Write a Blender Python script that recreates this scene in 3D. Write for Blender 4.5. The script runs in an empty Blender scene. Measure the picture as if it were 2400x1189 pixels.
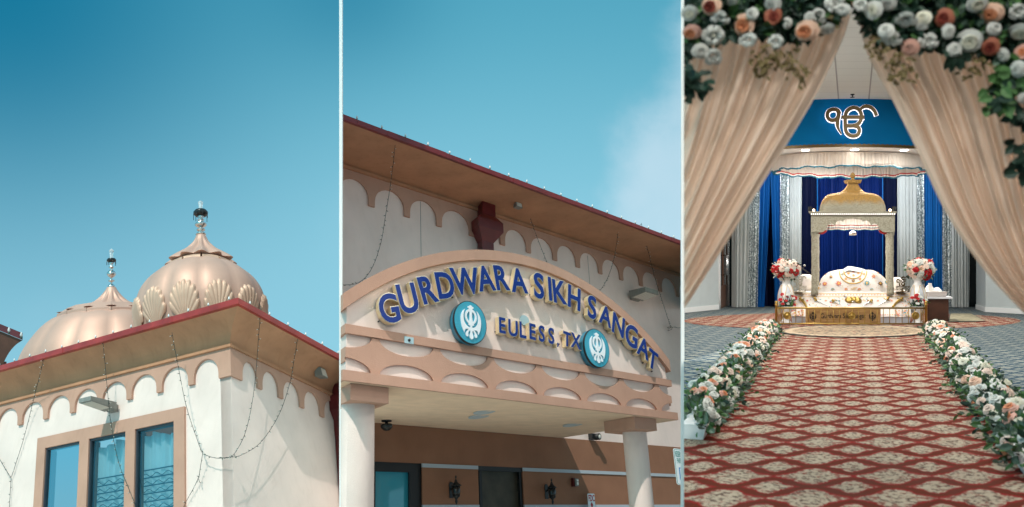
import bpy, bmesh, math, random
from mathutils import Vector, Matrix
rnd = random.Random(7)
F, CX, CY, H = 2000.0, 1200.0, 620.0, 1.45
SC = bpy.context.scene
COL = SC.collection
CAM = Vector((0, 0, H))
def at(px, py, Y): return Vector(((px-CX)/F*Y, Y, H+(CY-py)/F*Y))
def vp(x, y): return Vector((x-CX, F, CY-y)).normalized()
R = math.radians
# ------------------------------------------------------------------ materials
def srgb(c): return tuple((x/12.92 if x <= .04045 else ((x+.055)/1.055)**2.4) for x in [v/255 for v in c])
def new_mat(name):
    m = bpy.data.materials.new(name); m.use_nodes = True
    nt = m.node_tree; b = nt.nodes['Principled BSDF']
    return m, nt, b
def mat(name, col, rough=.6, metal=0., bump=0., bscale=40., vary=.0, vscale=3., spec=.4, emit=None, estr=0., trans=0., streak=0.):
    m, nt, b = new_mat(name); N, L = nt.nodes.new, nt.links.new
    b.inputs['Base Color'].default_value = (*col, 1); b.inputs['Roughness'].default_value = rough
    b.inputs['Metallic'].default_value = metal; b.inputs['Specular IOR Level'].default_value = spec
    if trans: b.inputs['Transmission Weight'].default_value = trans
    if emit: b.inputs['Emission Color'].default_value = (*emit, 1); b.inputs['Emission Strength'].default_value = estr
    if vary or bump: g = N('ShaderNodeNewGeometry')
    if vary:
        n = N('ShaderNodeTexNoise'); n.inputs['Scale'].default_value = vscale; n.inputs['Detail'].default_value = 6
        L(g.outputs['Position'], n.inputs['Vector'])
        r = N('ShaderNodeValToRGB'); r.color_ramp.elements[0].position = .3; r.color_ramp.elements[1].position = .72
        r.color_ramp.elements[0].color = (*[c*(1-vary) for c in col], 1); r.color_ramp.elements[1].color = (*[min(1, c*(1+vary)) for c in col], 1)
        L(n.outputs['Fac'], r.inputs['Fac']); L(r.outputs['Color'], b.inputs['Base Color'])
        if streak:      # rain streaks and dirt running down the render
            mp = N('ShaderNodeMapping'); mp.inputs['Scale'].default_value = (5, 5, .35); L(g.outputs['Position'], mp.inputs['Vector'])
            n3 = N('ShaderNodeTexNoise'); n3.inputs['Scale'].default_value = 1.6; n3.inputs['Detail'].default_value = 5; L(mp.outputs[0], n3.inputs['Vector'])
            r3 = N('ShaderNodeMapRange'); r3.inputs[1].default_value = .52; r3.inputs[2].default_value = .72; r3.inputs[4].default_value = streak; L(n3.outputs['Fac'], r3.inputs[0])
            mx = N('ShaderNodeMix'); mx.data_type = 'RGBA'; mx.blend_type = 'MULTIPLY'; L(r3.outputs[0], mx.inputs[0]); L(r.outputs['Color'], mx.inputs[6]); mx.inputs[7].default_value = (.62, .56, .50, 1); L(mx.outputs[2], b.inputs['Base Color'])
    if bump:
        n2 = N('ShaderNodeTexNoise'); n2.inputs['Scale'].default_value = bscale; n2.inputs['Detail'].default_value = 4
        L(g.outputs['Position'], n2.inputs['Vector'])
        bp = N('ShaderNodeBump'); bp.inputs['Strength'].default_value = bump; bp.inputs['Distance'].default_value = .03
        L(n2.outputs['Fac'], bp.inputs['Height']); L(bp.outputs['Normal'], b.inputs['Normal'])
    return m
M = {}
M['cream'] = mat('cream stucco', (.78, .638, .582), .9, bump=.28, bscale=70, vary=.07, vscale=1.1, streak=.10)
M['tan'] = mat('tan stucco', (.49, .283, .208), .9, bump=.3, bscale=70, vary=.08, vscale=1.3, streak=.14)
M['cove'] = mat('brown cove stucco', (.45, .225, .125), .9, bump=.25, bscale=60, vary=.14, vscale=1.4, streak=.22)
M['soffit'] = mat('warm cream soffit', (.78, .57, .42), .9, bump=.25, bscale=60, vary=.08)
M['brownwall'] = mat('brown lower stucco', (.27, .125, .072), .9, bump=.28, bscale=70, vary=.1, vscale=1.5)
M['fascia'] = mat('red sheet metal', (.31, .032, .026), .38, vary=.25, vscale=2.2, spec=.5)
M['fascia2'] = mat('dark red sheet metal', (.19, .016, .017), .4, vary=.25, vscale=2.2)
M['pipe'] = mat('dark red downpipe', (.11, .008, .010), .35, vary=.25, vscale=3, spec=.5)
M['bronze'] = mat('bronze dome paint', (.585, .36, .28), .54, .3, vary=.07, vscale=1.5, bump=.05, bscale=9)
M['leafgold'] = mat('pale gold relief', (.60, .39, .285), .52, .22, vary=.08, vscale=4)
M['steel'] = mat('polished steel', (.62, .60, .58), .16, 1.)
M['black'] = mat('black metal', (.012, .012, .013), .5)
M['blackglass'] = mat('smoked plastic', (.02, .02, .02), .15)
M['glass'] = mat('clear lamp glass', (.9, .95, .97), .1, spec=.8, trans=.6)
M['bulb'] = mat('frosted bulb', (.66, .67, .66), .3)
M['socket'] = mat('green bulb socket', (.03, .10, .08), .5)
M['cord'] = mat('dark green light cord', (.025, .04, .035), .6)
M['lampgrey'] = mat('grey lamp housing', (.22, .22, .20), .5, vary=.15, vscale=6)
M['lens'] = mat('pale lamp lens', (.62, .60, .54), .35)
M['winframe'] = mat('dark blue window frame', (.035, .045, .06), .4)
M['roomdark'] = mat('dark room behind glass', (.008, .07, .11), .9)  # dark teal sheet standing in for the unlit room behind the pane
M['sheer'] = mat('sheer white curtain', (.80, .84, .85), .9)
M['grille'] = mat('blue grey grille', (.05, .16, .22), .5)
M['trim'] = mat('grey blue trim', (.40, .44, .48), .6)
M['gold'] = mat('gold letter return', (.78, .63, .40), .32, .4, vary=.06, vscale=6)
M['rim'] = mat('pale gold rim', (.86, .80, .64), .35, .3)
M['blue'] = mat('royal blue acrylic', (.003, .028, .20), .45, spec=.25)
M['teal'] = mat('teal acrylic face', (.035, .30, .42), .18, spec=.6, vary=.1, vscale=2)
M['tealside'] = mat('teal drum side', (.02, .20, .32), .35, vary=.1)
M['khanda'] = mat('white emblem', (.80, .83, .88), .4)
M['disc'] = mat('pale blue disc', (.36, .50, .55), .5)
M['sign'] = mat('white sign face', (.76, .79, .82), .4)
M['signgreen'] = mat('sign green', (.01, .22, .20), .45)
M['signred'] = mat('sign red', (.42, .015, .02), .45)
M['signblue'] = mat('sign blue', (.01, .19, .50), .45)
M['galv'] = mat('galvanised post', (.45, .50, .54), .4, .5, vary=.1)
M['alarm'] = mat('alarm red', (.10, .012, .012), .4)
M['door'] = mat('weathered bronze door', (.052, .046, .032), .6, vary=.35, vscale=3)
M['white'] = mat('white paint', (.92, .92, .92), .6)
M['ground'] = mat('pale concrete', (.56, .50, .43), .9, vary=.12)
def glass_pane():
    m, nt, b = new_mat('tinted window glass'); N, L = nt.nodes.new, nt.links.new
    nt.nodes.remove(b); o = nt.nodes['Material Output']
    t = N('ShaderNodeBsdfTransparent'); t.inputs['Color'].default_value = (.68, .89, .94, 1)
    g = N('ShaderNodeBsdfGlossy'); g.inputs['Color'].default_value = (.30, .62, .74, 1); g.inputs['Roughness'].default_value = .03
    lw = N('ShaderNodeLayerWeight'); lw.inputs['Blend'].default_value = .25
    mp = N('ShaderNodeMapRange'); mp.inputs['To Min'].default_value = .14; mp.inputs['To Max'].default_value = .7
    L(lw.outputs['Fresnel'], mp.inputs['Value'])
    x = N('ShaderNodeMixShader'); L(mp.outputs['Result'], x.inputs['Fac']); L(t.outputs[0], x.inputs[1]); L(g.outputs[0], x.inputs[2]); L(x.outputs[0], o.inputs['Surface'])
    return m
M['pane'] = glass_pane()
M['tealglass'] = mat('teal reflective glass', (.04, .30, .40), .04, spec=.9)
M['shadedsoffit'] = mat('brown soffit with shade painted in', (.085, .035, .022), .8, vary=.15)  # shade under the neighbouring eave is put into this base colour
# ------------------------------------------------------------------ objects
WP = {}
def tagp(o, label=None, cat=None, group=None, kind=None):
    if label: o['label'] = label
    if cat: o['category'] = cat
    if group: o['group'] = group
    if kind: o['kind'] = kind
    return o
def thing(name, label, cat, loc, group=None):
    o = bpy.data.objects.new(name, None); COL.objects.link(o); o.empty_display_size = .2
    o.location = loc; WP[o.name] = Vector(loc)
    return tagp(o, label, cat, group)
class Fr:
    def __init__(s, O, U, V, W): s.O, s.U, s.V, s.W = Vector(O), Vector(U), Vector(V), Vector(W)
    def P(s, u, v, w=0.): return s.O + s.U*u + s.V*v + s.W*w
    def uv(s, px, py, w=0.):
        d = Vector(((px-CX)/F, 1, (CY-py)/F)); o = s.O + s.W*w - CAM
        m = Matrix((s.U, s.V, -d)).transposed()
        r = m.inverted() @ (-o); return r.x, r.y
    def px(s, px, py, w=0.):
        return s.P(*s.uv(px, py, w), w)
def earclip(pts):
    return pts
class MB:
    def __init__(s): s.bm = bmesh.new(); s.mi = 0
    def face(s, pts, mi=None):
        vs = [s.bm.verts.new(p) for p in pts]
        try: f = s.bm.faces.new(vs); f.material_index = s.mi if mi is None else mi; return f
        except ValueError: return None
    def hull8(s, p):   # p: 4 bottom then 4 top
        vs = [s.bm.verts.new(q) for q in p]
        for a in ((3,2,1,0),(4,5,6,7),(0,1,5,4),(1,2,6,5),(2,3,7,6),(3,0,4,7)):
            f = s.bm.faces.new([vs[i] for i in a]); f.material_index = s.mi
        return s
    def box(s, x0, x1, y0, y1, z0, z1):
        return s.hull8([(x0,y0,z0),(x1,y0,z0),(x1,y1,z0),(x0,y1,z0),(x0,y0,z1),(x1,y0,z1),(x1,y1,z1),(x0,y1,z1)])
    def boxf(s, fr, u0, u1, v0, v1, w0, w1):
        P = fr.P
        return s.hull8([P(u0,v0,w1),P(u1,v0,w1),P(u1,v0,w0),P(u0,v0,w0),P(u0,v1,w1),P(u1,v1,w1),P(u1,v1,w0),P(u0,v1,w0)])
    def prism(s, fr, poly, w0, w1):
        a = [s.bm.verts.new(fr.P(u, v, w0)) for u, v in poly]; b = [s.bm.verts.new(fr.P(u, v, w1)) for u, v in poly]
        n = len(poly); fs = []
        for i in range(n):
            f = s.bm.faces.new((a[i], a[(i+1) % n], b[(i+1) % n], b[i])); f.material_index = s.mi
        fs = [s.bm.faces.new(a[::-1]), s.bm.faces.new(b)]
        for f in fs: f.material_index = s.mi
        if n > 4: bmesh.ops.triangulate(s.bm, faces=fs, ngon_method='EAR_CLIP')
        return s
    def strip(s, fr, top, bot, w0, w1):
        """band between two boundary lines with the same u values, extruded from w0 to w1"""
        n = len(top)
        A = [s.bm.verts.new(fr.P(u, v, w1)) for u, v in top]; B = [s.bm.verts.new(fr.P(u, v, w1)) for u, v in bot]
        C = [s.bm.verts.new(fr.P(u, v, w0)) for u, v in top]; D = [s.bm.verts.new(fr.P(u, v, w0)) for u, v in bot]
        for i in range(n-1):
            for q in ((B[i], B[i+1], A[i+1], A[i]), (C[i], C[i+1], D[i+1], D[i]), (D[i], D[i+1], B[i+1], B[i]), (A[i], A[i+1], C[i+1], C[i])):
                try: f = s.bm.faces.new(q); f.material_index = s.mi
                except ValueError: pass
        for i, o in ((0, 1), (n-1, 0)):
            f = s.bm.faces.new((A[i], C[i], D[i], B[i])); f.material_index = s.mi
        return s
    def lathe(s, prof, O, ax=(0,0,1), X=(1,0,0), n=24, rf=None, a0=0., a1=2*math.pi, sx=1., sy=1.):
        O, ax, X = Vector(O), Vector(ax).normalized(), Vector(X); X = (X-ax*X.dot(ax)).normalized(); Yv = ax.cross(X)
        full = abs(a1-a0-2*math.pi) < 1e-6; m = n if full else n+1; rows = []
        for r, h in prof:
            row = []
            for i in range(m):
                t = a0+(a1-a0)*i/n; q = r*(rf(t, h) if rf else 1)
                row.append(s.bm.verts.new(O+ax*h+X*(math.cos(t)*q*sx)+Yv*(math.sin(t)*q*sy)))
            rows.append(row)
        for k in range(len(rows)-1):
            for i in range(n):
                j = (i+1) % m
                f = s.bm.faces.new((rows[k][i], rows[k][j], rows[k+1][j], rows[k+1][i])); f.material_index = s.mi; f.smooth = True
        for row, fl in ((rows[0], 1), (rows[-1], 0)):
            if full and (row[0].co-row[len(row)//2].co).length > 1e-5:
                f = s.bm.faces.new(row[::-1] if fl else row); f.material_index = s.mi
        return s
    def tube(s, pts, r, n=6, close=False):
        pts = [Vector(p) for p in pts]; rows = []; N = len(pts); prev = None
        for i, p in enumerate(pts):
            a = pts[(i-1) % N] if (i > 0 or close) else p; b = pts[(i+1) % N] if (i < N-1 or close) else p
            t = (b-a).normalized() if (b-a).length > 1e-9 else Vector((0,0,1))
            if prev is None:
                x = t.cross(Vector((0,0,1)));
                if x.length < .05: x = t.cross(Vector((0,1,0)))
            else: x = prev - t*prev.dot(t)
            x.normalize(); prev = x; y = t.cross(x); rr = r(i/(N-1)) if callable(r) else r
            rows.append([s.bm.verts.new(p+x*(math.cos(2*math.pi*k/n)*rr)+y*(math.sin(2*math.pi*k/n)*rr)) for k in range(n)])
        for i in range(N if close else N-1):
            A, B = rows[i], rows[(i+1) % N]
            for k in range(n):
                f = s.bm.faces.new((A[k], A[(k+1) % n], B[(k+1) % n], B[k])); f.material_index = s.mi; f.smooth = True
        if not close:
            for row in (rows[0][::-1], rows[-1]):
                f = s.bm.faces.new(row); f.material_index = s.mi
        return s
    def grid(s, fn, nu, nv, smooth=True, mi=None):
        vs = [[s.bm.verts.new(fn(i/nu, j/nv)) for j in range(nv+1)] for i in range(nu+1)]
        for i in range(nu):
            for j in range(nv):
                f = s.bm.faces.new((vs[i][j], vs[i+1][j], vs[i+1][j+1], vs[i][j+1])); f.smooth = smooth; f.material_index = s.mi if mi is None else mi
        return s
    def ball(s, c, r, n=8, m=6, sx=1, sy=1, sz=1):
        c = Vector(c); prof = [(max(1e-4, math.sin(math.pi*k/m))*r, -math.cos(math.pi*k/m)*r*sz) for k in range(m+1)]
        return s.lathe(prof, c, n=n, sx=sx, sy=sy)
    def glyph(s, txt, mp, w0, w1, offset=0., sides=True, bold=None):
        vs, fs, bb = glyph_mesh(txt, offset)
        A = [s.bm.verts.new(mp(x, y, w1)) for x, y in vs]
        for f in fs:
            try: q = s.bm.faces.new([A[i] for i in f]); q.material_index = s.mi
            except ValueError: pass
        if sides:
            B = [s.bm.verts.new(mp(x, y, w0)) for x, y in vs]; cnt = {}
            for f in fs:
                for i in range(len(f)):
                    e = (f[i], f[(i+1) % len(f)]); k = tuple(sorted(e)); cnt.setdefault(k, []).append(e)
            for k, es in cnt.items():
                if len(es) == 1:
                    i, j = es[0]; q = s.bm.faces.new((A[j], A[i], B[i], B[j])); q.material_index = s.mi
        return s
    def crop(s, px, side):
        k = (px-CX)/F; n = Vector((1, -k, 0))
        if side == 'left': n = n
        else: n = -n
        bmesh.ops.bisect_plane(s.bm, geom=s.bm.verts[:]+s.bm.edges[:]+s.bm.faces[:], plane_co=CAM, plane_no=n, clear_outer=True)
        return s
    def build(s, name, mats, parent=None, label=None, recalc=True, smooth=None):
        if recalc: bmesh.ops.recalc_face_normals(s.bm, faces=s.bm.faces[:])
        me = bpy.data.meshes.new(name); 
        if s.bm.verts:
            xs = [v.co for v in s.bm.verts]
            c = Vector([(min(q[i] for q in xs)+max(q[i] for q in xs))/2 for i in range(3)])
            for v in s.bm.verts: v.co -= c
        else: c = Vector((0, 0, 0))
        if smooth:
            for f in s.bm.faces: f.smooth = True
        s.bm.to_mesh(me); s.bm.free()
        for m_ in (mats if isinstance(mats, (list, tuple)) else [mats]): me.materials.append(M[m_] if isinstance(m_, str) else m_)
        o = bpy.data.objects.new(name, me); COL.objects.link(o); WP[o.name] = c
        if parent: o.parent = parent; o.location = c - WP[parent.name]
        else: o.location = c
        if label: o['label'] = label
        return o
_G = {}
def glyph_mesh(txt, offset=0.):
    k = (txt, round(offset, 4))
    if k in _G: return _G[k]
    c = bpy.data.curves.new('glyph', 'FONT'); c.body = txt; c.offset = offset; c.resolution_u = 4; c.fill_mode = 'FRONT'
    o = bpy.data.objects.new('glyph', c); COL.objects.link(o); bpy.context.view_layer.update()
    dg = bpy.context.evaluated_depsgraph_get(); me = bpy.data.meshes.new_from_object(o.evaluated_get(dg))
    bm = bmesh.new(); bm.from_mesh(me); bmesh.ops.remove_doubles(bm, verts=bm.verts, dist=1e-4); bm.verts.index_update()
    vs = [(v.co.x, v.co.y) for v in bm.verts]; fs = [[v.index for v in f.verts] for f in bm.faces]; bm.free()
    bpy.data.objects.remove(o); bpy.data.curves.remove(c); bpy.data.meshes.remove(me)
    bb = (min(v[0] for v in vs), max(v[0] for v in vs), min(v[1] for v in vs), max(v[1] for v in vs))
    _G[k] = (vs, fs, bb); return _G[k]
def lerp(a, b, t): return a+(b-a)*t
def path(pts, t):      # smooth-ish polyline sample
    n = len(pts)-1; x = min(max(t*n, 0), n-1e-6); i = int(x); f = x-i
    p0, p1, p2, p3 = pts[max(i-1, 0)], pts[i], pts[i+1], pts[min(i+2, n)]
    return tuple(.5*((2*b)+(-a+c)*f+(2*a-5*b+4*c-d)*f*f+(-a+3*b-3*c+d)*f**3) for a, b, c, d in zip(p0, p1, p2, p3))
# ------------------------------------------------------------------ frames of the two outdoor buildings
UL, UR, V1 = vp(-2868, 1675), vp(2310, 1675), Vector((-785, 2000, 4800)).normalized()
U2, W2, V2 = vp(3244, 1182), -vp(300, 1182), Vector((-280, 2000, 5400)).normalized()
O1, O2 = at(541, 881, 18), at(1200, 581.5, 22)
L1, R1, F2 = Fr(O1, UL, V1, -UR), Fr(O1, UR, V1, -UL), Fr(O2, U2, V2, W2)
CUT1, CUT2, CUT2R, CUT3 = 798.5, 798.5, 1600.5, 1603.0
def arch_band(mb, fr, u0, u1, feet, fw, vtop, vf, va, vs, w0, w1, n=12):
    """fascia band with round arches hanging between the feet"""
    fl = [(f-fw/2, f+fw/2) if not isinstance(f, tuple) else f for f in feet]; b = []
    if fl[0][0] > u0+.02: b += [(u0, (va+vs)/2+.05), (fl[0][0]-.02, vs), (fl[0][0]-.0005, vs-.02)]
    for k, (a, c) in enumerate(fl):
        b += [(max(a, u0), vf), (c, vf)]
        if k < len(fl)-1:
            d = fl[k+1][0]; m = (c+d)/2; hw = (d-c)/2
            for i in range(n+1):
                t = math.pi*i/n; b.append((m-(hw-.0006)*math.cos(t), vs+(va-vs)*math.sin(t)))
    return mb.strip(fr, [(u, vtop) for u, v in b], b, w0, w1)
# ------------------------------------------------------------------ corner building (with domes)
B1 = thing('corner_building', 'cream stucco corner building with scalloped tan cornice and three tall windows under two domes', 'building', O1+V1*-3)
PL, PR, VT = .62, .84, 1.33           # eave overhangs and eave height
mb = MB()
S0, S1 = 1.335, 6.31                  # window surround
wins = [(4.755, 6.0), (3.19, 4.43), (1.66, 2.88)]; wt = -.735; vb = -3.1
mb.boxf(L1, 0, 1.5, vb, 1.2, -.3, 0); mb.boxf(L1, 6.1, 9.2, vb, 1.2, -.3, 0); mb.boxf(L1, 1.5, 6.1, -.6, 1.2, -.3, 0)
mb.boxf(R1, 0, 4.6, vb, 1.2, -.3, -.001); mb.crop(CUT1, 'left'); mb.build('wall', 'cream', B1)
mb = MB()   # tan surround round the three windows
P = .05
ed = [S0]+[x for w in sorted(wins) for x in w]+[S1]
for i in range(0, len(ed), 2): mb.boxf(L1, ed[i], ed[i+1], vb, wt, -.28, P)
mb.boxf(L1, S0, S1, wt, -.461, -.05, P); mb.build('window_surround', 'tan', B1)
for (a, b) in wins:
    f = MB(); t = .045
    f.boxf(L1, a, a+t, vb, wt, -.12, .012); f.boxf(L1, b-t, b, vb, wt, -.12, .012); f.boxf(L1, a+t, b-t, wt-t, wt, -.12, .012)
    w = f.build('window', 'winframe', B1)
    g = MB(); g.face([L1.P(a+t, vb, -.03), L1.P(b-t, vb, -.03), L1.P(b-t, wt-t, -.03), L1.P(a+t, wt-t, -.03)]); g.build('pane', 'pane', w)
    g = MB(); g.boxf(L1, a-.1, b+.1, vb, wt+.1, -1.3, -1.2); g.build('backing', 'roomdark', w)
    if a < 4.5:
        c = MB(); ph = rnd.uniform(0, 6)
        w0 = a+.12 if a > 3 else a+.05
        def cf(s, q):
            u = lerp(w0, b+.02, s); z = lerp(vb, wt-.02-.12*abs(math.sin(3.1*s+ph)), q)
            return L1.P(u, z, -.27+.05*math.sin(26*s+ph+.6*math.sin(2*q))+.02*math.sin(61*s))
        c.grid(cf, 60, 8); c.build('curtain', 'sheer', w)
        c = MB()
        for k in range(6):
            v = -1.62-.17*k; c.boxf(L1, a+.05, b-.05, v, v+.022, -.2, -.18)
        for k in range(1, 6):
            v = -1.62-.17*k+.07; c.tube([L1.P(lerp(a+.05, b-.05, i/30), v+.035*math.sin(i/30*20+k), -.19) for i in range(31)], .008, 4)
        c.build('grille', 'grille', w)
# cornice: frieze with arches, ledge, cove, red fascia, roof
mb = MB()
fl = [(-.06, .30), 1.12, 2.11, 3.09, 4.08, 5.06, 6.05, 7.04, 8.02, 9.0]
arch_band(mb, L1, -.06, 9, fl, .17, .60, -.02, .475, .10, .002, .06)
arch_band(mb, R1, 0.0, 4.4, [(0, .30), .86, 1.56, 2.31, 3.07, 3.83, 4.5], .15, .60, -.02, .475, .10, .002, .06)
mb.crop(CUT1, 'left'); mb.build('scalloped_frieze', 'tan', B1)
mb = MB()
mb.boxf(L1, -.11, 9.2, .60, .66, 0, .11); mb.boxf(R1, .0, 4.6, .60, .66, 0, .11)
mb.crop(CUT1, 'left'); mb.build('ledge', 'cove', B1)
NT = 12
def cw(p, t): return .055+(p-.08-.055)*(t**2.1)
def cv(t): return .66+(VT-.12-.66)*(t**.85)
mb = MB()
mb.grid(lambda s, t: L1.P(lerp(-cw(PR, t), 9.2, s), cv(t), cw(PL, t)), 40, NT)
mb.grid(lambda s, t: R1.P(lerp(-cw(PL, t), 4.7, s), cv(t), cw(PR, t)), 24, NT)
mb.boxf(L1, -PR+.08, 9.2, VT-.12, VT-.1, .0, PL-.08); 
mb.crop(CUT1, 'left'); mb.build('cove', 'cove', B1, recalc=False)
mb = MB()
mb.boxf(L1, -PR, 9.2, VT-.13, VT, PL-.09, PL); mb.boxf(R1, -PL+.09, 4.7, VT-.13, VT, PR-.09, PR)
mb.boxf(L1, 1.1, 1.16, VT-.135, VT+.004, PL-.08, PL+.006); mb.boxf(L1, 4.75, 4.81, VT-.135, VT+.004, PL-.08, PL+.006)
mb.crop(CUT1, 'left'); mb.build('fascia', 'fascia', B1)
mb = MB(); q = [L1.P(-PR+.05, VT-.05, PL-.05), L1.P(9.2, VT-.05, PL-.05), L1.P(9.2, VT-.05, -9), L1.P(-PR+.05, VT-.05, -9)]
mb.face(q); mb.crop(CUT1, 'left'); mb.build('roof', 'cove', B1)
mb = MB()   # downpipe on the right wall
mb.boxf(R1, 3.52, 4.0, .62, .92, .02, .30); 
mb.hull8([R1.P(3.55,.02,.34), R1.P(4.1,.02,.34), R1.P(4.1,.02,.02), R1.P(3.55,.02,.02), R1.P(3.42,.25,.46), R1.P(4.2,.25,.46), R1.P(4.2,.25,.02), R1.P(3.42,.25,.02)])
mb.boxf(R1, 3.42, 4.2, .25, .62, .02, .46); mb.boxf(R1, 3.55, 4.1, -.35, .02, .02, .34); mb.boxf(R1, 3.56, 4.09, -3.1, -.35, .02, .24)
mb.crop(CUT1, 'left'); mb.build('downpipe', 'pipe', B1)
# ------------------------------------------------------------------ domes
def dome(name, label, top, ax, prof_sp, prof_d, ng, collar, leaves, cup, K=1.):
    prof_sp = [(r*K, h*K) for r, h in prof_sp]; prof_d = [(r*K, h*K) for r, h in prof_d]; collar = [c*K for c in collar]; leaves = leaves and [c*K for c in leaves]; cup = [c*K for c in cup]
    T = thing(name, label, 'dome', Vector(top)+ax*prof_d[-1][1], 'bronze domes on the roof')
    X = (CAM-Vector(top)); X = (X-ax*X.dot(ax)).normalized(); a = 2*math.pi/ng
    def rib(t, h):
        d = abs(((t+a/2) % a)-a/2)/(a/2)      # 0 at crease, 1 at gore centre
        return .964+.036*math.sin(min(1, d)*math.pi/2)**.75
    pp = [path(prof_d, i/36) for i in range(37)]
    mb = MB(); mb.lathe(pp, top, ax, X, ng*8, rib); mb.build('shell', 'bronze', T)
    sp = [path(prof_sp, i/24) for i in range(25)]
    def rib2(t, h):
        k = min(1, max(0, (-h-.08)/.3)); return 1+.10*k*math.cos(t*ng)
    mb = MB(); mb.lathe([(r, h) for r, h in sp], top, ax, X, ng*8, rib2); mb.build('spire', 'bronze', T)
    rc, hc = collar
    for i in range(ng):
        m = MB(); tc = a*(i+.5); w = a*(.46 if leaves else .5)
        Yv = ax.cross(X)
        def pt(t, r, h): return Vector(top)+ax*h+(X*math.cos(t)+Yv*math.sin(t))*r
        th = rc*.06
        A = [pt(tc-w, rc*(.62 if leaves else .8), hc+(.26 if leaves else .14)*rc), pt(tc+w, rc*(.62 if leaves else .8), hc+(.26 if leaves else .14)*rc), pt(tc+w*.98, rc*1.0, hc), pt(tc-w*.98, rc*1.0, hc)]
        m.hull8([p-ax*th for p in A]+A); m.build('collar_plate', 'leafgold' if leaves else 'bronze', T)
    def rad(h):
        for k in range(len(pp)-1):
            if pp[k][1] >= h >= pp[k+1][1]: return lerp(pp[k][0], pp[k+1][0], (pp[k][1]-h)/(pp[k][1]-pp[k+1][1]+1e-9))
        return pp[-1][0]
    if leaves:
        Yv = ax.cross(X)
        for i in range(ng):
            m = MB(); tc = a*(i+.5); hb, hh, ww = leaves
            def lf(s, q):
                ph = lerp(-1.0, 1.0, s); k = abs(math.sin(ph*math.pi*4.5+math.pi/2)); lob = .90+.10*k**.5
                ang = ph*1.35; ll = (math.cos(ang*.62)**.7)*lob
                x = ww*math.sin(ang)*ll*q*1.02*(.55+.45*q**.5) if True else 0; y = hh*max(0, math.cos(ang*.78))*ll*q
                h = hb+y; edge = 1 if q < .985 else 0
                off = (.022+.026*k*q+.012*q*q*max(0, math.cos(ang))) if edge else -.02
                r = rad(h)*1.0+off
                t = tc+x/rad(h); return Vector(top)+ax*h+(X*math.cos(t)+Yv*math.sin(t))*r
            m.grid(lf, 63, 14); m.build('shell_relief', 'leafgold', T)
    # finial
    u = cup
    pr = [(.10,.0),(.13,.02),(.10,.06),(.035,.085),(.03,.13),(.10,.15),(.10,.165),(.03,.18),(.03,.22),(.09,.245),(.145,.29),(.145,.325),(.10,.36),(.05,.38),(.04,.42),(.08,.44),(.08,.455),(.045,.475),(.05,.52),(.09,.55)]
    mb = MB(); mb.lathe([(r*u[0]*.95, h*u[1]) for r, h in pr], Vector(top)-ax*.02, ax, X, 20); fin = mb.build('finial', 'steel', T)
    h0 = .55*u[1]-.02
    mb = MB(); mb.lathe([(.08*u[2], h0-.02), (.19*u[2], h0+.02), (.25*u[2], h0+.09*u[2]), (.26*u[2], h0+.17*u[2]), (.20*u[2], h0+.25*u[2]), (.05, h0+.26*u[2])], top, ax, X, 20)
    for k in range(7):
        t = 2*math.pi*k/7+.3; b = Vector(top)+ax*(h0+.10*u[2])+(X*math.cos(t)+ax.cross(X)*math.sin(t))*.25*u[2]
        mb.tube([b, b-ax*(.14+.06*(k % 3))*u[2]], .008, 5)
    mb.build('lamp_bowl', 'blackglass', T)
    h1 = h0+.25*u[2]
    mb = MB(); mb.lathe([(.085*u[3], h1), (.075*u[3], h1+.10*u[3]), (.085*u[3], h1+.26*u[3]), (.115*u[3], h1+.34*u[3]), (.02, h1+.43*u[3])], top, ax, X, 6)
    o = mb.build('lamp_glass', 'glass', T)
    for p in o.data.polygons: p.use_smooth = False
    return T
dome('dome', 'higher bronze gored dome ringed with shell reliefs, right behind the red eave corner', at(471, 550, 23.0), V1,
     [(.085,0),(.125,-.07),(.17,-.19),(.25,-.32),(.36,-.45),(.52,-.58),(.66,-.70),(.74,-.78)],
     [(.66,-.86),(.90,-1.0),(1.10,-1.17),(1.26,-1.36),(1.38,-1.6),(1.44,-1.88),(1.44,-2.1),(1.38,-2.4),(1.25,-2.75)], 12, (.80, -.90), (-2.78, 1.06, .43), (1.0, .92, .66, .62), K=23/20.6)
dome('dome', 'lower and broader plain bronze gored dome left of the dome with shell reliefs', at(261, 674, 25), Vector((-.09,.2,.976)).normalized(),
     [(.13,0),(.16,-.07),(.24,-.2),(.34,-.34),(.47,-.46),(.72,-.6),(1.05,-.72),(1.36,-.8)],
     [(1.25,-.86),(1.52,-.95),(1.75,-1.08),(1.97,-1.3),(2.27,-1.75),(2.44,-2.15),(2.52,-2.6),(2.45,-3.1)], 14, (1.48, -.86), None, (.95, 1.45, .52, .70), K=.96)
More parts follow.
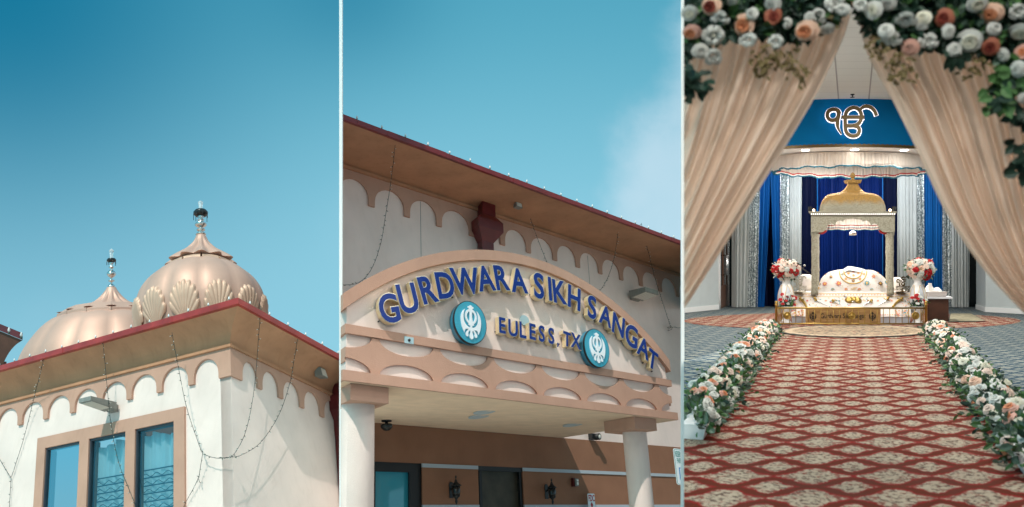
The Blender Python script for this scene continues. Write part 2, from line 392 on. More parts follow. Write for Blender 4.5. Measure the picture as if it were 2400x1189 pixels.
# ------------------------------------------------------------------ eave of a neighbouring building, far left
def nb():
    Y = 30.0; T = thing('neighbouring_building', 'dark underside of a neighbouring roof corner with red edge and lamp bulbs', 'building', at(-60, 950, Y))
    A = at(53, 797, Y); B = at(-90, 738, Y+1.5); d = (B-A)
    mb = MB(); up = Vector((0,0,.24)); bk = Vector((-.6, .9, -.05))
    mb.hull8([A, A+bk, B+bk, B, A+up, A+bk+up, B+bk+up, B+up]); mb.build('fascia', 'pipe', T)
    prof = [(53, 798), (40, 806), (28, 818), (18, 832), (10, 848), (5, 864), (2, 900)]
    mb = MB()
    def fn(s, t):
        x, y = path(prof, t); return at(x, y, Y+.1+.8*t)+d*s*(1)+Vector((0, 0, -.001))
    mb.grid(fn, 6, 12); mb.build('cove', 'shadedsoffit', T)
    mb = MB(); mb.hull8([at(2,900,Y+.9)+q for q in (Vector((0,0,0)), Vector((-2,.3,0)), Vector((-2,.6,0)), Vector((0,.3,0)))]+[at(4,850,Y+.9)+q for q in (Vector((0,0,0)), Vector((-2,.3,0)), Vector((-2,.6,0)), Vector((0,.3,0)))]); mb.build('wall', 'shadedsoffit', T)
    for k, (x, y) in enumerate(((21, 783), (50, 794))):
        o = bulb(at(x, y, Y), Vector((0, 0, 1)), 1.7, T)
# ------------------------------------------------------------------ lamp bulbs, light strings
def bulb_mb(p, up, s, m1, m2):
    m1.lathe([(.016*s, -.0*s), (.016*s, .045*s)], p, up, (1,0,0), 6)
    m2.lathe([(.016*s, .046*s), (.026*s, .062*s), (.026*s, .085*s), (.017*s, .115*s), (.003*s, .14*s)], p, up, (1,0,0), 8)
_bp = None
def bulb(p, up, s, parent):
    """one bulb with its socket, meshes shared between all bulbs"""
    global _bp
    if _bp is None:
        a, b = MB(), MB(); bulb_mb(Vector((0,0,0)), Vector((0,0,1)), 1, a, b)
        x, y = a.build('socket', 'socket'), b.build('bulb', 'bulb'); _bp = (x.data, y.data, x.location.copy(), y.location.copy())
        for q in (x, y): bpy.data.objects.remove(q)
    q = up.to_track_quat('Z', 'Y')
    o = bpy.data.objects.new('bulb', _bp[1]); COL.objects.link(o); o.parent = parent; o.rotation_mode = 'QUATERNION'; o.rotation_quaternion = q; o.scale = (s,)*3
    o.location = p+q @ (_bp[3]*s)-WP[parent.name]
    k = bpy.data.objects.new('socket', _bp[0]); COL.objects.link(k); k.parent = o; k.location = _bp[2]-_bp[3]
    return o
def eave_string(label, fr, u0, u1, du, v, w, s, cut, side):
    T = thing('string_light', label, 'string lights', fr.P(u0, v, w), 'bulb strings along the red eaves'); pts = []
    n = int((u1-u0)/du)
    for i in range(n+1):
        p = fr.P(u0+du*i, v, w)
        if side * ((p.x-(cut-CX)/F*p.y)) > .03: continue
        if cut == CUT2R and p.x < (CUT2+2-CX)/F*p.y: continue
        pts.append(p); bulb(p, fr.V, s*.85*rnd.uniform(.94, 1.05), T)
    mb = MB(); c = []
    for i in range(len(pts)*4-3):
        c.append(lerp(pts[i//4], pts[min(i//4+1, len(pts)-1)], (i % 4)/4)+fr.V*(.004+.012*(i % 4 == 2)))
    mb.tube(c, .008, 5); mb.build('cord', 'cord', T)
eave_string('white bulbs in a row along the sunlit red eave running left below the domes', L1, -PR+.3, 8.7, .60, VT+.002, PL-.05, .95, CUT1, 1)
eave_string('white bulbs in a row along the shaded red eave running right of the roof corner', R1, -PL+.42, 4.6, .62, VT+.002, PR-.05, .95, CUT1, 1)
nb()
def strand(label, segs, seed, r=.0055, cut=None):
    """hanging mini-light wire: segs = lists of (frame, px, py, w)"""
    T = None; rr = random.Random(seed); mb = MB()
    for seg in segs:
        P3 = [tuple(fr.px(x, y, w)) for fr, x, y, w in seg]; L = sum((Vector(P3[i+1])-Vector(P3[i])).length for i in range(len(P3)-1))
        n = max(6, int(L/.11)); pts = [Vector(path(P3, i/n)) for i in range(n+1)]
        mb.tube(pts, r, 5)
        for i in range(1, n):
            d = Vector((rr.uniform(-1, 1), rr.uniform(-1, .2), rr.uniform(-.6, .6))).normalized()
            mb.mi = 0; mb.tube([pts[i], pts[i]+d*.035], .007, 4); mb.mi = 1; mb.tube([pts[i]+d*.035, pts[i]+d*.06], .007, 4); mb.mi = 0
    if cut: mb.crop(*cut)
    o = mb.build('light_strand', ['cord', 'lens']); return tagp(o, label, 'string lights', 'thin light strands hanging on the facades')
l, r_ = L1, R1
strand('light strand from the eave to left of the left window, forking in a Y', [[(l,104,835,.60),(l,92,885,.42),(l,78,940,.16),(l,55,1030,.06),(l,27,1118,.05)], [(l,-20,1040,.06),(l,0,1078,.05),(l,18,1108,.05),(l,26,1120,.05)], [(l,26,1120,.05),(l,22,1189,.05),(l,20,1230,.05)]], 1)
strand('light strand crossing the boxy flood light above the middle window', [[(l,240,790,.60),(l,247,860,.4),(l,255,950,.35),(l,263,1010,.3),(l,280,1090,.2),(l,316,1182,.12),(l,325,1230,.1)]], 2)
strand('light strand hanging from the eave to the knot beside the wall corner', [[(l,403,780,.60),(l,416,850,.4),(l,436,950,.3),(l,462,1030,.24),(l,475,1064,.2)], [(l,475,1064,.2),(l,500,1073,.2),(l,525,1074,.2),(l,545,1070,.25)], [(l,475,1064,.2),(l,469,1100,.12),(l,466,1125,.1),(l,470,1132,.1)], [(l,468,1112,.1),(l,456,1140,.08),(l,430,1189,.06),(l,420,1230,.05)]], 3)
strand('light strand dropping from just right of the roof corner toward the knot', [[(r_,611,731,.80),(r_,606,790,.6),(r_,600,870,.2),(r_,590,950,.16),(r_,573,1020,.16),(r_,546,1068,.2),(r_,530,1072,.22)]], 4)
strand('light strand on the right wall curving from the far eave down to the knot', [[(r_,701,775,.80),(r_,690,840,.55),(r_,680,895,.2),(r_,655,970,.15),(r_,613,1035,.15),(r_,570,1065,.18),(r_,540,1072,.2),(r_,505,1074,.22)]], 5)
# flood light, speaker box on building 1
def flood(label, fr, u, v, wd, out, th, grp=True):
    T = thing('flood_light', label, 'flood light', fr.P(u, v, 0), 'flat box flood lights on the walls')
    mb = MB(); a, b = u-wd/2, u+wd/2
    mb.hull8([fr.P(a,v-th,out), fr.P(b,v-th,out), fr.P(b,v-th,.12), fr.P(a,v-th,.12), fr.P(a,v-th*.35,out), fr.P(b,v-th*.35,out), fr.P(b,v+th*.1,.12), fr.P(a,v+th*.1,.12)])
    mb.boxf(fr, u-wd*.3, u+wd*.3, v-th*1.1, v, .01, .13); mb.build('housing', 'lampgrey', T)
    mb = MB()
    for k in range(5): mb.boxf(fr, lerp(a, b, .08+.18*k), lerp(a, b, .08+.18*k+.13), v-th-.012, v-th-.001, .28, out-.05)
    mb.build('lens', 'lens', T)
flood('grey box flood light with ribbed lens above the middle window', L1, 3.62, -.07, .40, .82, .15)
def horn(label, fr, px, py, w, s):
    p = fr.px(px, py, w); f = Fr(p, fr.U, fr.V, fr.W); T = thing('speaker_box', label, 'loudspeaker', p, 'small wedge speaker boxes on the coves')
    mb = MB(); mb.hull8([f.P(-.5*s,-.5*s,.9*s), f.P(.5*s,-.5*s,.9*s), f.P(.42*s,-.4*s,-.1*s), f.P(-.42*s,-.4*s,-.1*s), f.P(-.45*s,.45*s,.65*s), f.P(.45*s,.45*s,.65*s), f.P(.4*s,.4*s,-.1*s), f.P(-.4*s,.4*s,-.1*s)])
    mb.build('housing', 'lampgrey', T)
    mb = MB(); mb.face([f.P(-.4*s,-.42*s,.90*s), f.P(.4*s,-.42*s,.90*s), f.P(.37*s,.36*s,.70*s), f.P(-.37*s,.36*s,.70*s)]); mb.build('grille', 'lens', T)
horn('small grey wedge speaker on the cove near the dark red downpipe, building with domes', R1, 745, 876, .22, .24)
# ------------------------------------------------------------------ temple building behind the entrance porch
def cut2(mb): mb.crop(CUT2, 'right'); mb.crop(CUT2R, 'left'); return mb
m_ = F2
B2 = thing('temple_building', 'long cream stucco hall with scalloped tan cornice and red edge behind the entrance porch', 'building', F2.P(0, -9, 0))
mb = MB(); mb.boxf(F2, -7.5, 9.5, -4.79, 1.0, -.4, 0); cut2(mb); mb.build('wall', 'cream', B2)
mb = MB(); t0, t1 = -5.56, -5.64
mb.boxf(F2, -7.5, 9.5, t0, -4.79, -.35, .035)
seg = [(-7.5, -4.34), (-3.1, -1.49), (-.06, 9.5)]
for a, b in seg: mb.boxf(F2, a, b, -6.40, t1, -.35, .035); mb.boxf(F2, a, b, -10, -6.48, -.35, .035)
cut2(mb); mb.build('lower_wall', 'brownwall', B2)
for a, b in seg:
    for v0, v1 in ((t1, t0), (-6.48, -6.40)):
        mb = MB(); mb.boxf(F2, a, b, v0, v1, -.3, .055); cut2(mb)
        if mb.bm.faces: mb.build('trim_band', 'trim', B2)
mb = MB()
for u, a, b in ((-3.04, .5, -2.4), (3.09, .45, -2.6), (4.25, -4.3, -4.79)): mb.boxf(F2, u-.008, u+.008, b, a, -.01, .003)
mb.build('joint', 'lampgrey', B2)
f = MB(); f.boxf(F2, -4.34, -3.1, -5.75, t0, -.3, -.02); f.boxf(F2, -3.42, -3.1, -10, -5.75, -.3, -.02); f.boxf(F2, -4.34, -4.28, -10, -5.75, -.3, -.02)
w = f.build('window', 'black', B2)
g = MB(); g.face([F2.P(-4.28,-10,-.12), F2.P(-3.42,-10,-.12), F2.P(-3.42,-5.75,-.12), F2.P(-4.28,-5.75,-.12)]); g.build('pane', 'tealglass', w)
g = MB(); g.boxf(F2, -4.4, -3.3, -10, -5.6, -1.3, -1.2); g.build('backing', 'roomdark', w)
f = MB(); f.boxf(F2, -1.43, -1.36, -10, t0-.1, -.28, -.01); f.boxf(F2, -.15, -.075, -10, t0-.1, -.28, -.01); f.boxf(F2, -1.49, -.06, t0-.1, t0, -.28, .02)
d = f.build('door_frame', 'black', B2)
g = MB(); g.boxf(F2, -1.36, -.15, -10, t0-.1, -.2, -.14); g.build('door', 'door', d)
g = MB(); g.boxf(F2, -.17, -.14, -6.1, -5.92, -.14, -.1); g.build('hinge', 'steel', d)
feet2 = [-6.4, -5.43, -4.46, -3.46, -2.49, (-1.52, -1.24), -.36, .60, 1.64, 2.60, 3.59, 4.57, 5.54, 6.54, 7.49, 8.45]
mb = MB(); arch_band(mb, F2, -7.2, 9, feet2, .17, .70, -.01, .52, .13, .002, .06); cut2(mb); mb.build('scalloped_frieze', 'tan', B2)
mb = MB(); mb.boxf(F2, -7.5, 9.5, .70, .77, 0, .12); cut2(mb); mb.build('ledge', 'cove', B2)
PM, VM = 1.8, 1.065
def cw2(t): return .055+(PM-.08-.055)*(t**2.0)
def cv2(t): return .77+(VM-.11-.77)*(t**.9)
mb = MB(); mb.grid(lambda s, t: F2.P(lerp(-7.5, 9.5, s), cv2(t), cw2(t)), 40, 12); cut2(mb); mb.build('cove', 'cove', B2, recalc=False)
mb = MB(); us = [-9, -5.35, -4.6, -3.0, -.9, .8, 2.6, 3.7, 5.6, 10]
for k in range(len(us)-1): mb.boxf(F2, us[k], us[k+1]-.004, VM-.115+.004*(k % 2), VM+.004*((k+1) % 2), PM-.09, PM+.006*(k % 3))
cut2(mb); mb.build('fascia', 'fascia2', B2)
mb = MB(); mb.face([F2.P(-8, VM-.05, PM-.05), F2.P(10, VM-.05, PM-.05), F2.P(10, VM-.05, -8), F2.P(-8, VM-.05, -8)]); cut2(mb); mb.build('roof', 'cove', B2)
mb = MB()    # rain hopper and downpipe
mb.boxf(F2, -1.22, -.78, .50, .93, .02, .42)
mb.hull8([F2.P(-1.44,.12,.55), F2.P(-.60,.12,.55), F2.P(-.60,.12,.02), F2.P(-1.44,.12,.02), F2.P(-1.44,.36,.55), F2.P(-.60,.36,.55), F2.P(-.60,.36,.02), F2.P(-1.44,.36,.02)])
mb.hull8([F2.P(-1.44,.36,.55), F2.P(-.60,.36,.55), F2.P(-.60,.36,.02), F2.P(-1.44,.36,.02), F2.P(-1.24,.52,.44), F2.P(-.78,.52,.44), F2.P(-.78,.52,.02), F2.P(-1.24,.52,.02)])
mb.hull8([F2.P(-1.24,-.17,.36), F2.P(-.86,-.17,.36), F2.P(-.86,-.17,.02), F2.P(-1.24,-.17,.02), F2.P(-1.44,.12,.55), F2.P(-.60,.12,.55), F2.P(-.60,.12,.02), F2.P(-1.44,.12,.02)])
mb.boxf(F2, -1.24, -.86, -.5, -.17, .02, .36)
mb.hull8([F2.P(-1.24,-.75,.28), F2.P(-.86,-.75,.28), F2.P(-.86,-.75,.02), F2.P(-1.24,-.75,.02), F2.P(-1.24,-.5,.36), F2.P(-.86,-.5,.36), F2.P(-.86,-.5,.02), F2.P(-1.24,-.5,.02)])
mb.boxf(F2, -1.24, -.86, -2.6, -.75, .02, .28); mb.build('downpipe', 'pipe', B2)
eave_string('white bulbs in a row along the long red eave above the entrance porch', F2, -6.6, 9.4, .62, VM+.006, PM-.05, 1.0, CUT2R, 1)
cg = (CUT2, 'right'); q = F2
strand('light strand hanging from the eave near the left end and swinging to the left', [[(q,928,316,1.75),(q,923,372,1.2),(q,914,440,.3),(q,902,515,.2),(q,892,572,.2),(q,870,632,.2),(q,838,664,.25),(q,790,668,.3)]], 11, cut=cg)
strand('light strand with a loop hanging beside the wedge speaker and passing behind the arched gable', [[(q,1214,420,1.75),(q,1226,455,1.2),(q,1241,505,.4),(q,1262,565,.2),(q,1290,635,.2)], [(q,1220,428,1.74),(q,1230,434,1.6),(q,1232,444,1.5),(q,1224,448,1.4)]], 12)
strand('light strand above the flood light, falling leftwards behind the arched gable', [[(q,1452,510,1.75),(q,1447,556,1.0),(q,1437,615,.3),(q,1420,660,.2),(q,1396,695,.2)]], 13)
strand('light strand near the right edge ending in a tangled knot', [[(q,1503,523,1.75),(q,1518,585,.9),(q,1536,655,.25),(q,1552,705,.2),(q,1570,762,.15)], [(q,1570,762,.15),(q,1576,770,.15),(q,1566,775,.15),(q,1573,764,.15),(q,1564,769,.15),(q,1578,767,.15),(q,1590,769,.15),(q,1602,765,.15)]], 14, cut=(CUT2R, 'left'))
horn('small grey wedge speaker on the cove right of the rain hopper', F2, 1210, 482, .75, .22)
flood('grey box flood light on the cream wall right of the arched gable', F2, 5.12, -.34, .62, 1.0, .2)
def lantern(label, px, py):
    p = F2.px(px, py, .35); T = thing('wall_lantern', label, 'lantern', p, 'black wall lanterns beside the door'); X = F2.U
    fr = Fr(p, F2.U, F2.V, F2.W)
    mb = MB(); mb.prism(fr, [(-.055,-.17),(.055,-.17),(.06,.12),(.03,.17),(-.03,.17),(-.06,.12)], -.33, -.29); mb.tube([fr.P(0,.0,-.3), fr.P(0,.06,-.18), fr.P(0,.1,-.05)], .02, 6); mb.build('back_plate', 'black', T)
    mb = MB(); mb.lathe([(.004,.30),(.018,.275),(.02,.25),(.008,.225),(.03,.19),(.034,.16),(.06,.13),(.115,.085),(.115,.075),(.03,.07)], p, F2.V, X, 14); mb.build('roof', 'black', T)
    mb = MB(); mb.lathe([(.085,.07),(.092,0),(.09,-.06),(.075,-.12)], p, F2.V, X, 12); mb.build('glass', 'blackglass', T)
    mb = MB(); mb.lathe([(.02,.05),(.02,-.05)], p, F2.V, X, 8); mb.lathe([(.02,-.05),(.035,-.06),(.035,-.1),(.01,-.11)], p, F2.V, X, 8); mb.build('candle', 'lens', T)
    mb = MB(); mb.lathe([(.085,-.12),(.08,-.14),(.04,-.17),(.02,-.2),(.03,-.24),(.02,-.28),(.003,-.3)], p, F2.V, X, 12); mb.build('base', 'black', T)
lantern('black wall lantern left of the dark door', 1069, 1148)
lantern('black wall lantern right of the dark door', 1294, 1152)
def small_boxes():
    p = F2.px(1345, 1131, .05); f = Fr(p, F2.U, F2.V, F2.W); T = thing('fire_alarm', 'small red and grey fire alarm strobe high on the brown wall', 'fire alarm', p)
    mb = MB(); mb.boxf(f, -.09, .06, -.1, .1, -.02, .1); mb.build('base', 'alarm', T)
    mb = MB(); mb.boxf(f, -.04, .08, -.09, .09, .101, .14); mb.build('lens', 'lampgrey', T); mb = MB(); mb.boxf(f, .0, .07, -.06, .0, .141, .16); mb.boxf(f, .0, .07, .02, .07, .141, .16); mb.build('strobe', 'lens', T)
    p = F2.px(1396, 1024, .2); f = Fr(p, F2.U, F2.V, F2.W); T = thing('security_camera', 'small black security camera on the cream wall by the right column', 'security camera', p)
    mb = MB(); mb.boxf(f, -.16, -.02, -.07, .08, -.18, .02); mb.build('base', 'black', T); mb = MB(); mb.lathe([(.07,0),(.085,.05),(.085,.2),(.06,.21)], f.P(-.02,0,-.1), F2.W+F2.U*.4, F2.V, 12); mb.build('body', 'black', T)
    mb = MB(); mb.lathe([(.05,.205),(.05,.215),(.02,.217)], f.P(-.02,0,-.1), F2.W+F2.U*.4, F2.V, 12); mb.build('lens', 'lens', T)
    p = F2.px(1386, 1168, .28); f = Fr(p, F2.U, F2.V, F2.W); T = thing('fire_department_sign', 'white FDC sign with a red arrow in front of the brown wall', 'sign', p+Vector((0,0,-1)))
    mb = MB(); mb.prism(f, [(-.14,-.36),(.13,-.36),(.13,.09),(.11,.11),(-.12,.11),(-.14,.09)], -.012, .0); mb.build('plate', 'sign', T)
    def tx(s, x0, y0, sx, sy, off): return lambda x, y, w: f.P(x0+x*sx, y0+y*sy, w)
    mb = MB(); mb.glyph('FDC', tx('FDC', -.115, -.07, .125, .21, 0), .001, .003, .028); mb.build('lettering', 'signred', T)
    mb = MB(); mb.prism(f, [(-.012,-.10),(.012,-.10),(.012,-.17),(.05,-.15),(0,-.26),(-.05,-.15),(-.012,-.17)], .001, .003); mb.build('arrow', 'signred', T)
    mb = MB(); mb.boxf(f, -.03, .03, -2.5, .05, -.06, -.014); mb.build('post', 'galv', T)
small_boxes()
# ------------------------------------------------------------------ entrance porch
PO = thing('entrance_porch', 'arched stucco entrance porch with round columns carrying the temple name sign', 'porch', F2.P(-2.5, -9, 4))
uc, vc, RO, RI = -2.55, -8.52, 6.32, 6.15
def arc(Rr, u): return vc+math.sqrt(max(0, Rr*Rr-(u-uc)**2))
uL, uR = -6.38, 1.30
N = 48
mb = MB(); mb.prism(F2, [(uL, -4.64), (uR, -4.64)]+[(lerp(uR, uL, i/N), arc(RO-.02, lerp(uR, uL, i/N))) for i in range(N+1)], 4.55, 5.0); cut2(mb); mb.build('gable_wall', 'cream', PO)
mb = MB(); a, b = uL-.09, uR+.09
po = [(lerp(a, b, i/N), arc(RO, lerp(a, b, i/N))) for i in range(N+1)]; pi = [(lerp(b, a, i/N), arc(RI, lerp(b, a, i/N))-.02*(abs(lerp(b, a, i/N)-uc)/3.9)) for i in range(N+1)]
mb.prism(F2, po+pi, 4.5, 5.10); cut2(mb); mb.build('arched_moulding', 'tan', PO)
mb = MB(); mb.boxf(F2, uL-.04, uR+.1, -4.115, -3.985, 4.56, 5.075); cut2(mb); mb.build('band_moulding', 'tan', PO)
cs = [-5.33+1.132*k for k in range(-1, 7)]
top, bot = [], []
for c in cs:
    for i in range(15):
        t = math.pi*i/14; u = c-.50*math.cos(t); top.append((u, -4.125-.19*math.sin(t)))
        bot.append((c-.49*math.cos(t), -4.637+.19*math.sin(t)))
def clipu(L):
    r = []
    for i in range(len(L)):
        u, v = L[i]
        if uL-.02 <= u <= uR+.06: r.append((u, v))
    return r
def prof_at(L, u):
    for (a, x), (b, y) in zip(L, L[1:]):
        if a <= u <= b: return lerp(x, y, (u-a)/(b-a+1e-9))
    return L[0][1] if u < L[0][0] else L[-1][1]
top.sort(); bot.sort(); us_ = sorted(set([uL-.02, uR+.06]+[u for u, v in top+bot if uL-.02 < u < uR+.06]))
mb = MB(); mb.strip(F2, [(u, prof_at(top, u)) for u in us_], [(u, prof_at(bot, u)) for u in us_], 5.002, 5.05); mb.boxf(F2, uL-.02, uL, -4.5, -4.3, 4.6, 5.0); mb.boxf(F2, uR, uR+.06, -4.5, -4.3, 4.6, 5.0); cut2(mb); mb.build('scalloped_band', 'tan', PO)
mb = MB(); mb.boxf(F2, -6.46, 1.44, -4.785, -4.64, .04, 5.12); cut2(mb); mb.build('slab', 'tan', PO)
mb = MB(); mb.boxf(F2, -6.42, 1.40, -4.79, -4.78, .05, 5.06); cut2(mb); mb.build('soffit', 'soffit', PO)
def column(pxl, pxc, pxr, ytop, axis_px, axis_w, cut):
    w1 = 4.97
    ua, va = F2.uv(pxl, ytop, w1); ub, vb_ = F2.uv(pxr, ytop, w1); w0 = w1-1.15
    C = F2.P((ua+ub)/2, -4.79, (w1+w0)/2)
    o = None; cap = MB(); cap.boxf(F2, ua, ub, -5.02, -4.795, w0, w1); 
    if cut: cut2(cap)
    ax_ = F2.px(*axis_px, axis_w); ax_ = ax_-V2*((ax_-F2.P(0,-4.79,0)).dot(V2))
    X = Vector((1, 0, 0)); r = .235
    s = MB(); s.lathe([(r, -6), (r, -.36), (r, -.33)], ax_, V2, X, 40)
    n = MB(); n.lathe([(r+.0,-.335),(r+.05,-.325),(r+.065,-.29),(r+.05,-.25),(r+.02,-.23),(r+.02,-.2)], ax_, V2, X, 40)
    if cut: cut2(s); cut2(n)
    c = s.build('column', 'cream', PO); cap.build('capital', 'tan', c); n.build('neck_ring', 'tan', c)
column(1487, 1487, 1538, 990, (1488, 1025), 4.35, False)
column(821, 821, 911, 925, (839, 955), 4.45, True)
SF = Fr(F2.P(0, -4.79, 0), U2, W2, -V2)
for k, (x, y, lab) in enumerate(((1122, 975.5, 'recessed soffit light on the left, nearer the front edge'), (1135, 965, 'recessed soffit light on the left, just behind the other one'), (1342, 995, 'recessed soffit light near the right column'))):
    p = SF.px(x, y, .0); X = U2
    mb = MB(); mb.lathe([(.15,.002),(.15,.018),(.105,.018),(.10,.006)], p, -V2, X, 24, sy=1.6); T = mb.build('recessed_light', 'trim', None); tagp(T, lab, 'ceiling light', 'recessed lights in the porch soffit')
    WP[T.name] = T.location.copy(); mb = MB(); mb.lathe([(.098,.004),(.05,.002),(.001,.001)], p, -V2, X, 24, sy=1.6); mb.build('lens', 'lens', T)
p = SF.px(906, 985, 0); T = thing('dome_camera', 'black dome camera under the porch soffit near the left column', 'security camera', p)
mb = MB(); mb.lathe([(.10,0),(.10,.03),(.06,.035),(.03,.04),(.03,.08)], p, -V2, U2, 18); mb.build('base', 'black', T)
mb = MB(); mb.lathe([(.115,.08),(.12,.12),(.105,.16),(.06,.2),(.01,.21)], p, -V2, U2, 18); mb.build('housing', 'blackglass', T)
# ------------------------------------------------------------------ signs on the porch
WF = 5.18
def z8(x, y): return (860+x*.295833, 590+y*.295833)
def zE(x, y): return (1040+x/6, 690+y/6)
def letters(T, rows, zf, kx, off):
    for ch, bx, by, tx, ty in rows:
        B = Vector(F2.uv(*zf(bx, by), WF)); Tt = Vector(F2.uv(*zf(tx, ty), WF)); ey = Tt-B; ex = Vector((ey.y, -ey.x))
        vs, fs, bb = glyph_mesh(ch, off); base, hh = (-.005, .695) if ch != ',' else (bb[2], bb[3]-bb[2]); cx = (bb[0]+bb[1])/2
        k = kx if ch not in 'I,' else .9
        sc_ = ey.length/hh
        def mp(x, y, w, B=B, ex=ex, ey=ey, cx=cx, base=base, hh=hh, k=k): 
            q = B+ex*((x-cx)/hh*k)+ey*((y-base)/hh); return F2.P(q.x, q.y, w)
        m = MB(); m.glyph(ch, mp, 5.035, WF, off); l = m.build('letter', 'gold', T)
        m = MB(); m.glyph(ch, mp, WF+.001, WF+.004, off-.004, sides=False); r = m.build('letter_rim', 'rim', l)
        m = MB(); m.glyph(ch, mp, WF+.005, WF+.010, off-.018); m.build('letter_face', 'blue', l)
        for (x, y) in ((bb[0]+.02, .1), (bb[1]-.02, .05)): 
            m = MB(); q = B+ex*((x-cx)/hh*k)+ey*((y-base)/hh); m.tube([F2.P(q.x, q.y, 5.0), F2.P(q.x, q.y, 5.04)], .012, 5); m.build('stud', 'black', l)
T1 = thing('name_sign', 'arched row of blue letters with gold sides reading GURDWARA SIKH SANGAT', 'sign', F2.P(-2.5, -3.0, 5.1))
letters(T1, [('G',200,557,150,341),('U',352,480,297,258),('R',515,402,456,198),('D',640,366,600,166),('W',800,334,762,132),('A',958,308,918,118),('R',1085,302,1052,114),('A',1213,322,1190,138),
 ('S',1365,366,1358,176),('I',1455,385,1443,205),('K',1537,408,1520,232),('H',1640,450,1643,282),('S',1782,526,1784,357),('A',1885,580,1895,440),('N',1985,657,1998,508),('G',2090,748,2100,588),('A',2182,832,2198,694),('T',2254,922,2272,790)], z8, .92, .042)
T2 = thing('town_sign', 'smaller straight row of blue letters reading EULESS, TX between the two roundels', 'sign', F2.P(-2, -3.6, 5.1))
letters(T2, [('E',825,544,820,332),('U',975,586,972,368),('L',1115,612,1108,393),('E',1250,633,1245,420),('S',1378,662,1375,448),('S',1512,692,1510,480),(',',1600,752,1606,680),('T',1733,728,1732,535),('X',1857,757,1855,558)], zE, .90, .040)
def roundel(label, px, py, top_py):
    u0, v0 = F2.uv(px, py, 5.22); _, v1 = F2.uv(px, top_py, 5.22); r = v1-v0; p = F2.P(u0, v0, 5.0)
    T = thing('khanda_roundel', label, 'emblem', p, 'teal roundels with a white emblem on the gable')
    def circ(k, w0, w1, mi, name, ms, par):
        m = MB(); m.prism(F2, [(u0+r*k*math.cos(2*math.pi*i/56), v0+r*k*math.sin(2*math.pi*i/56)) for i in range(56)], w0, w1); return m.build(name, ms, par)
    circ(1, 5.02, 5.19, 0, 'drum', 'tealside', T); circ(1.012, 5.16, 5.215, 0, 'black_band', 'black', T); f = circ(.975, 5.2, 5.222, 0, 'face', 'teal', T)
    vs, fs, bb = glyph_mesh('☬', 0.0); s = 1.58*r/(bb[3]-bb[2]); cx, cy = (bb[0]+bb[1])/2, (bb[2]+bb[3])/2
    m = MB(); m.glyph('☬', lambda x, y, w: F2.P(u0+(x-cx)*s*1.0, v0+(y-cy)*s, w), 5.222, 5.245, .004); m.build('emblem', 'khanda', f)
roundel('larger-looking teal roundel with white khanda emblem, left of EULESS', 1103, 756, 707)
roundel('teal roundel with white khanda emblem at the right after TX', 1399.5, 816, 772.5)
u0, v0 = F2.uv(1230, 751, 5.03); mb = MB(); mb.prism(F2, [(u0+.11*math.cos(2*math.pi*i/24), v0+.09*math.sin(2*math.pi*i/24)) for i in range(24)], 5.002, 5.03); tagp(mb.build('wall_disc', 'disc'), 'small pale blue round cover plate above the letters L and E', 'cover plate')
p = F2.px(958.5, 798, 5.08); f = Fr(p, U2, V2, W2); T = thing('sensor_plate', 'small grey plate with a dark sensor eye on the tan band under the sign', 'sensor', p)
mb = MB(); mb.boxf(f, -.085, .085, -.05, .05, -.006, .008); mb.build('plate', 'disc', T); mb = MB(); mb.lathe([(.022,.008),(.022,.02),(.005,.022)], f.P(0,0,0), W2, U2, 12); mb.build('eye', 'black', T)
# ------------------------------------------------------------------ reserved parking sign
def parking():
    Y = 14.0; p = at(1577, 1051, Y); V = (at(1586.5, 1136, Y)-p); V.normalize(); U = Vector((1, .25, -.16)).normalized(); s = Y/F
    f = Fr(p, U, V, Vector((.1, -1, 0)).normalized()); T = thing('parking_sign', 'white and green reserved parking sign on a grey post beside the porch', 'sign', p+V*3)
    h = 86*s; w = 60*s
    def rr(a, d): 
        o = []
        for cx, cy, st in ((a+d, a+d, 180), (w-a-d, a+d, 270), (w-a-d, h-a-d, 0), (a+d, h-a-d, 90)):
            for i in range(5): t = R(st+90*i/4); o.append((cx+d*math.cos(t), cy+d*math.sin(t)))
        return o
    def bd(name, m, poly, w0, w1, par):
        b = MB(); b.prism(f, poly, w0, w1); b.crop(CUT2R, 'left'); return b.build(name, m, par)
    pl = bd('plate', 'sign', rr(0, 5*s), -.008, 0, T); bd('border', 'signgreen', rr(1.6*s, 4*s), 0, .002, pl); bd('field', 'sign', rr(2.6*s, 3.4*s), .002, .004, pl)
    b = MB()
    for tx, x0, yb, sx, sy in (('RESERVED', 4.2*s, 18.5*s, 3.6*s, 13*s), ('PARKING', 7.0*s, 33.5*s, 3.6*s, 12.5*s)):
        vs, fs, bb = glyph_mesh(tx, .02); b.glyph(tx, lambda x, y, w_: f.P(x0+(x-bb[0])*sx/.72, yb-y*sy/.72, w_), .004, .006, .02)
    b.crop(CUT2R, 'left'); b.build('lettering', 'signgreen', pl)
    sq = bd('blue_square', 'signblue', [(9.5*s, 44*s), (42*s, 44*s), (42*s, 73*s), (9.5*s, 73*s)], .004, .006, pl)
    b = MB(); vs, fs, bb = glyph_mesh('♿', .0); b.glyph('♿', lambda x, y, w_: f.P(12*s+(x-bb[0])*24*s, 71*s-(y-bb[2])*25*s, w_), .006, .008); b.crop(CUT2R, 'left'); b.build('symbol', 'sign', sq)
    b = MB(); b.boxf(f, 13.5*s, 18*s, h-4*s, h+1.6, -.05, -.01); b.build('post', 'galv', T)
    b = MB(); b.boxf(f, 19*s, 24*s, h+3*s, h+13*s, -.01, 0); b.crop(CUT2R, 'left'); b.build('lower_plate', 'signblue', T)
parking()
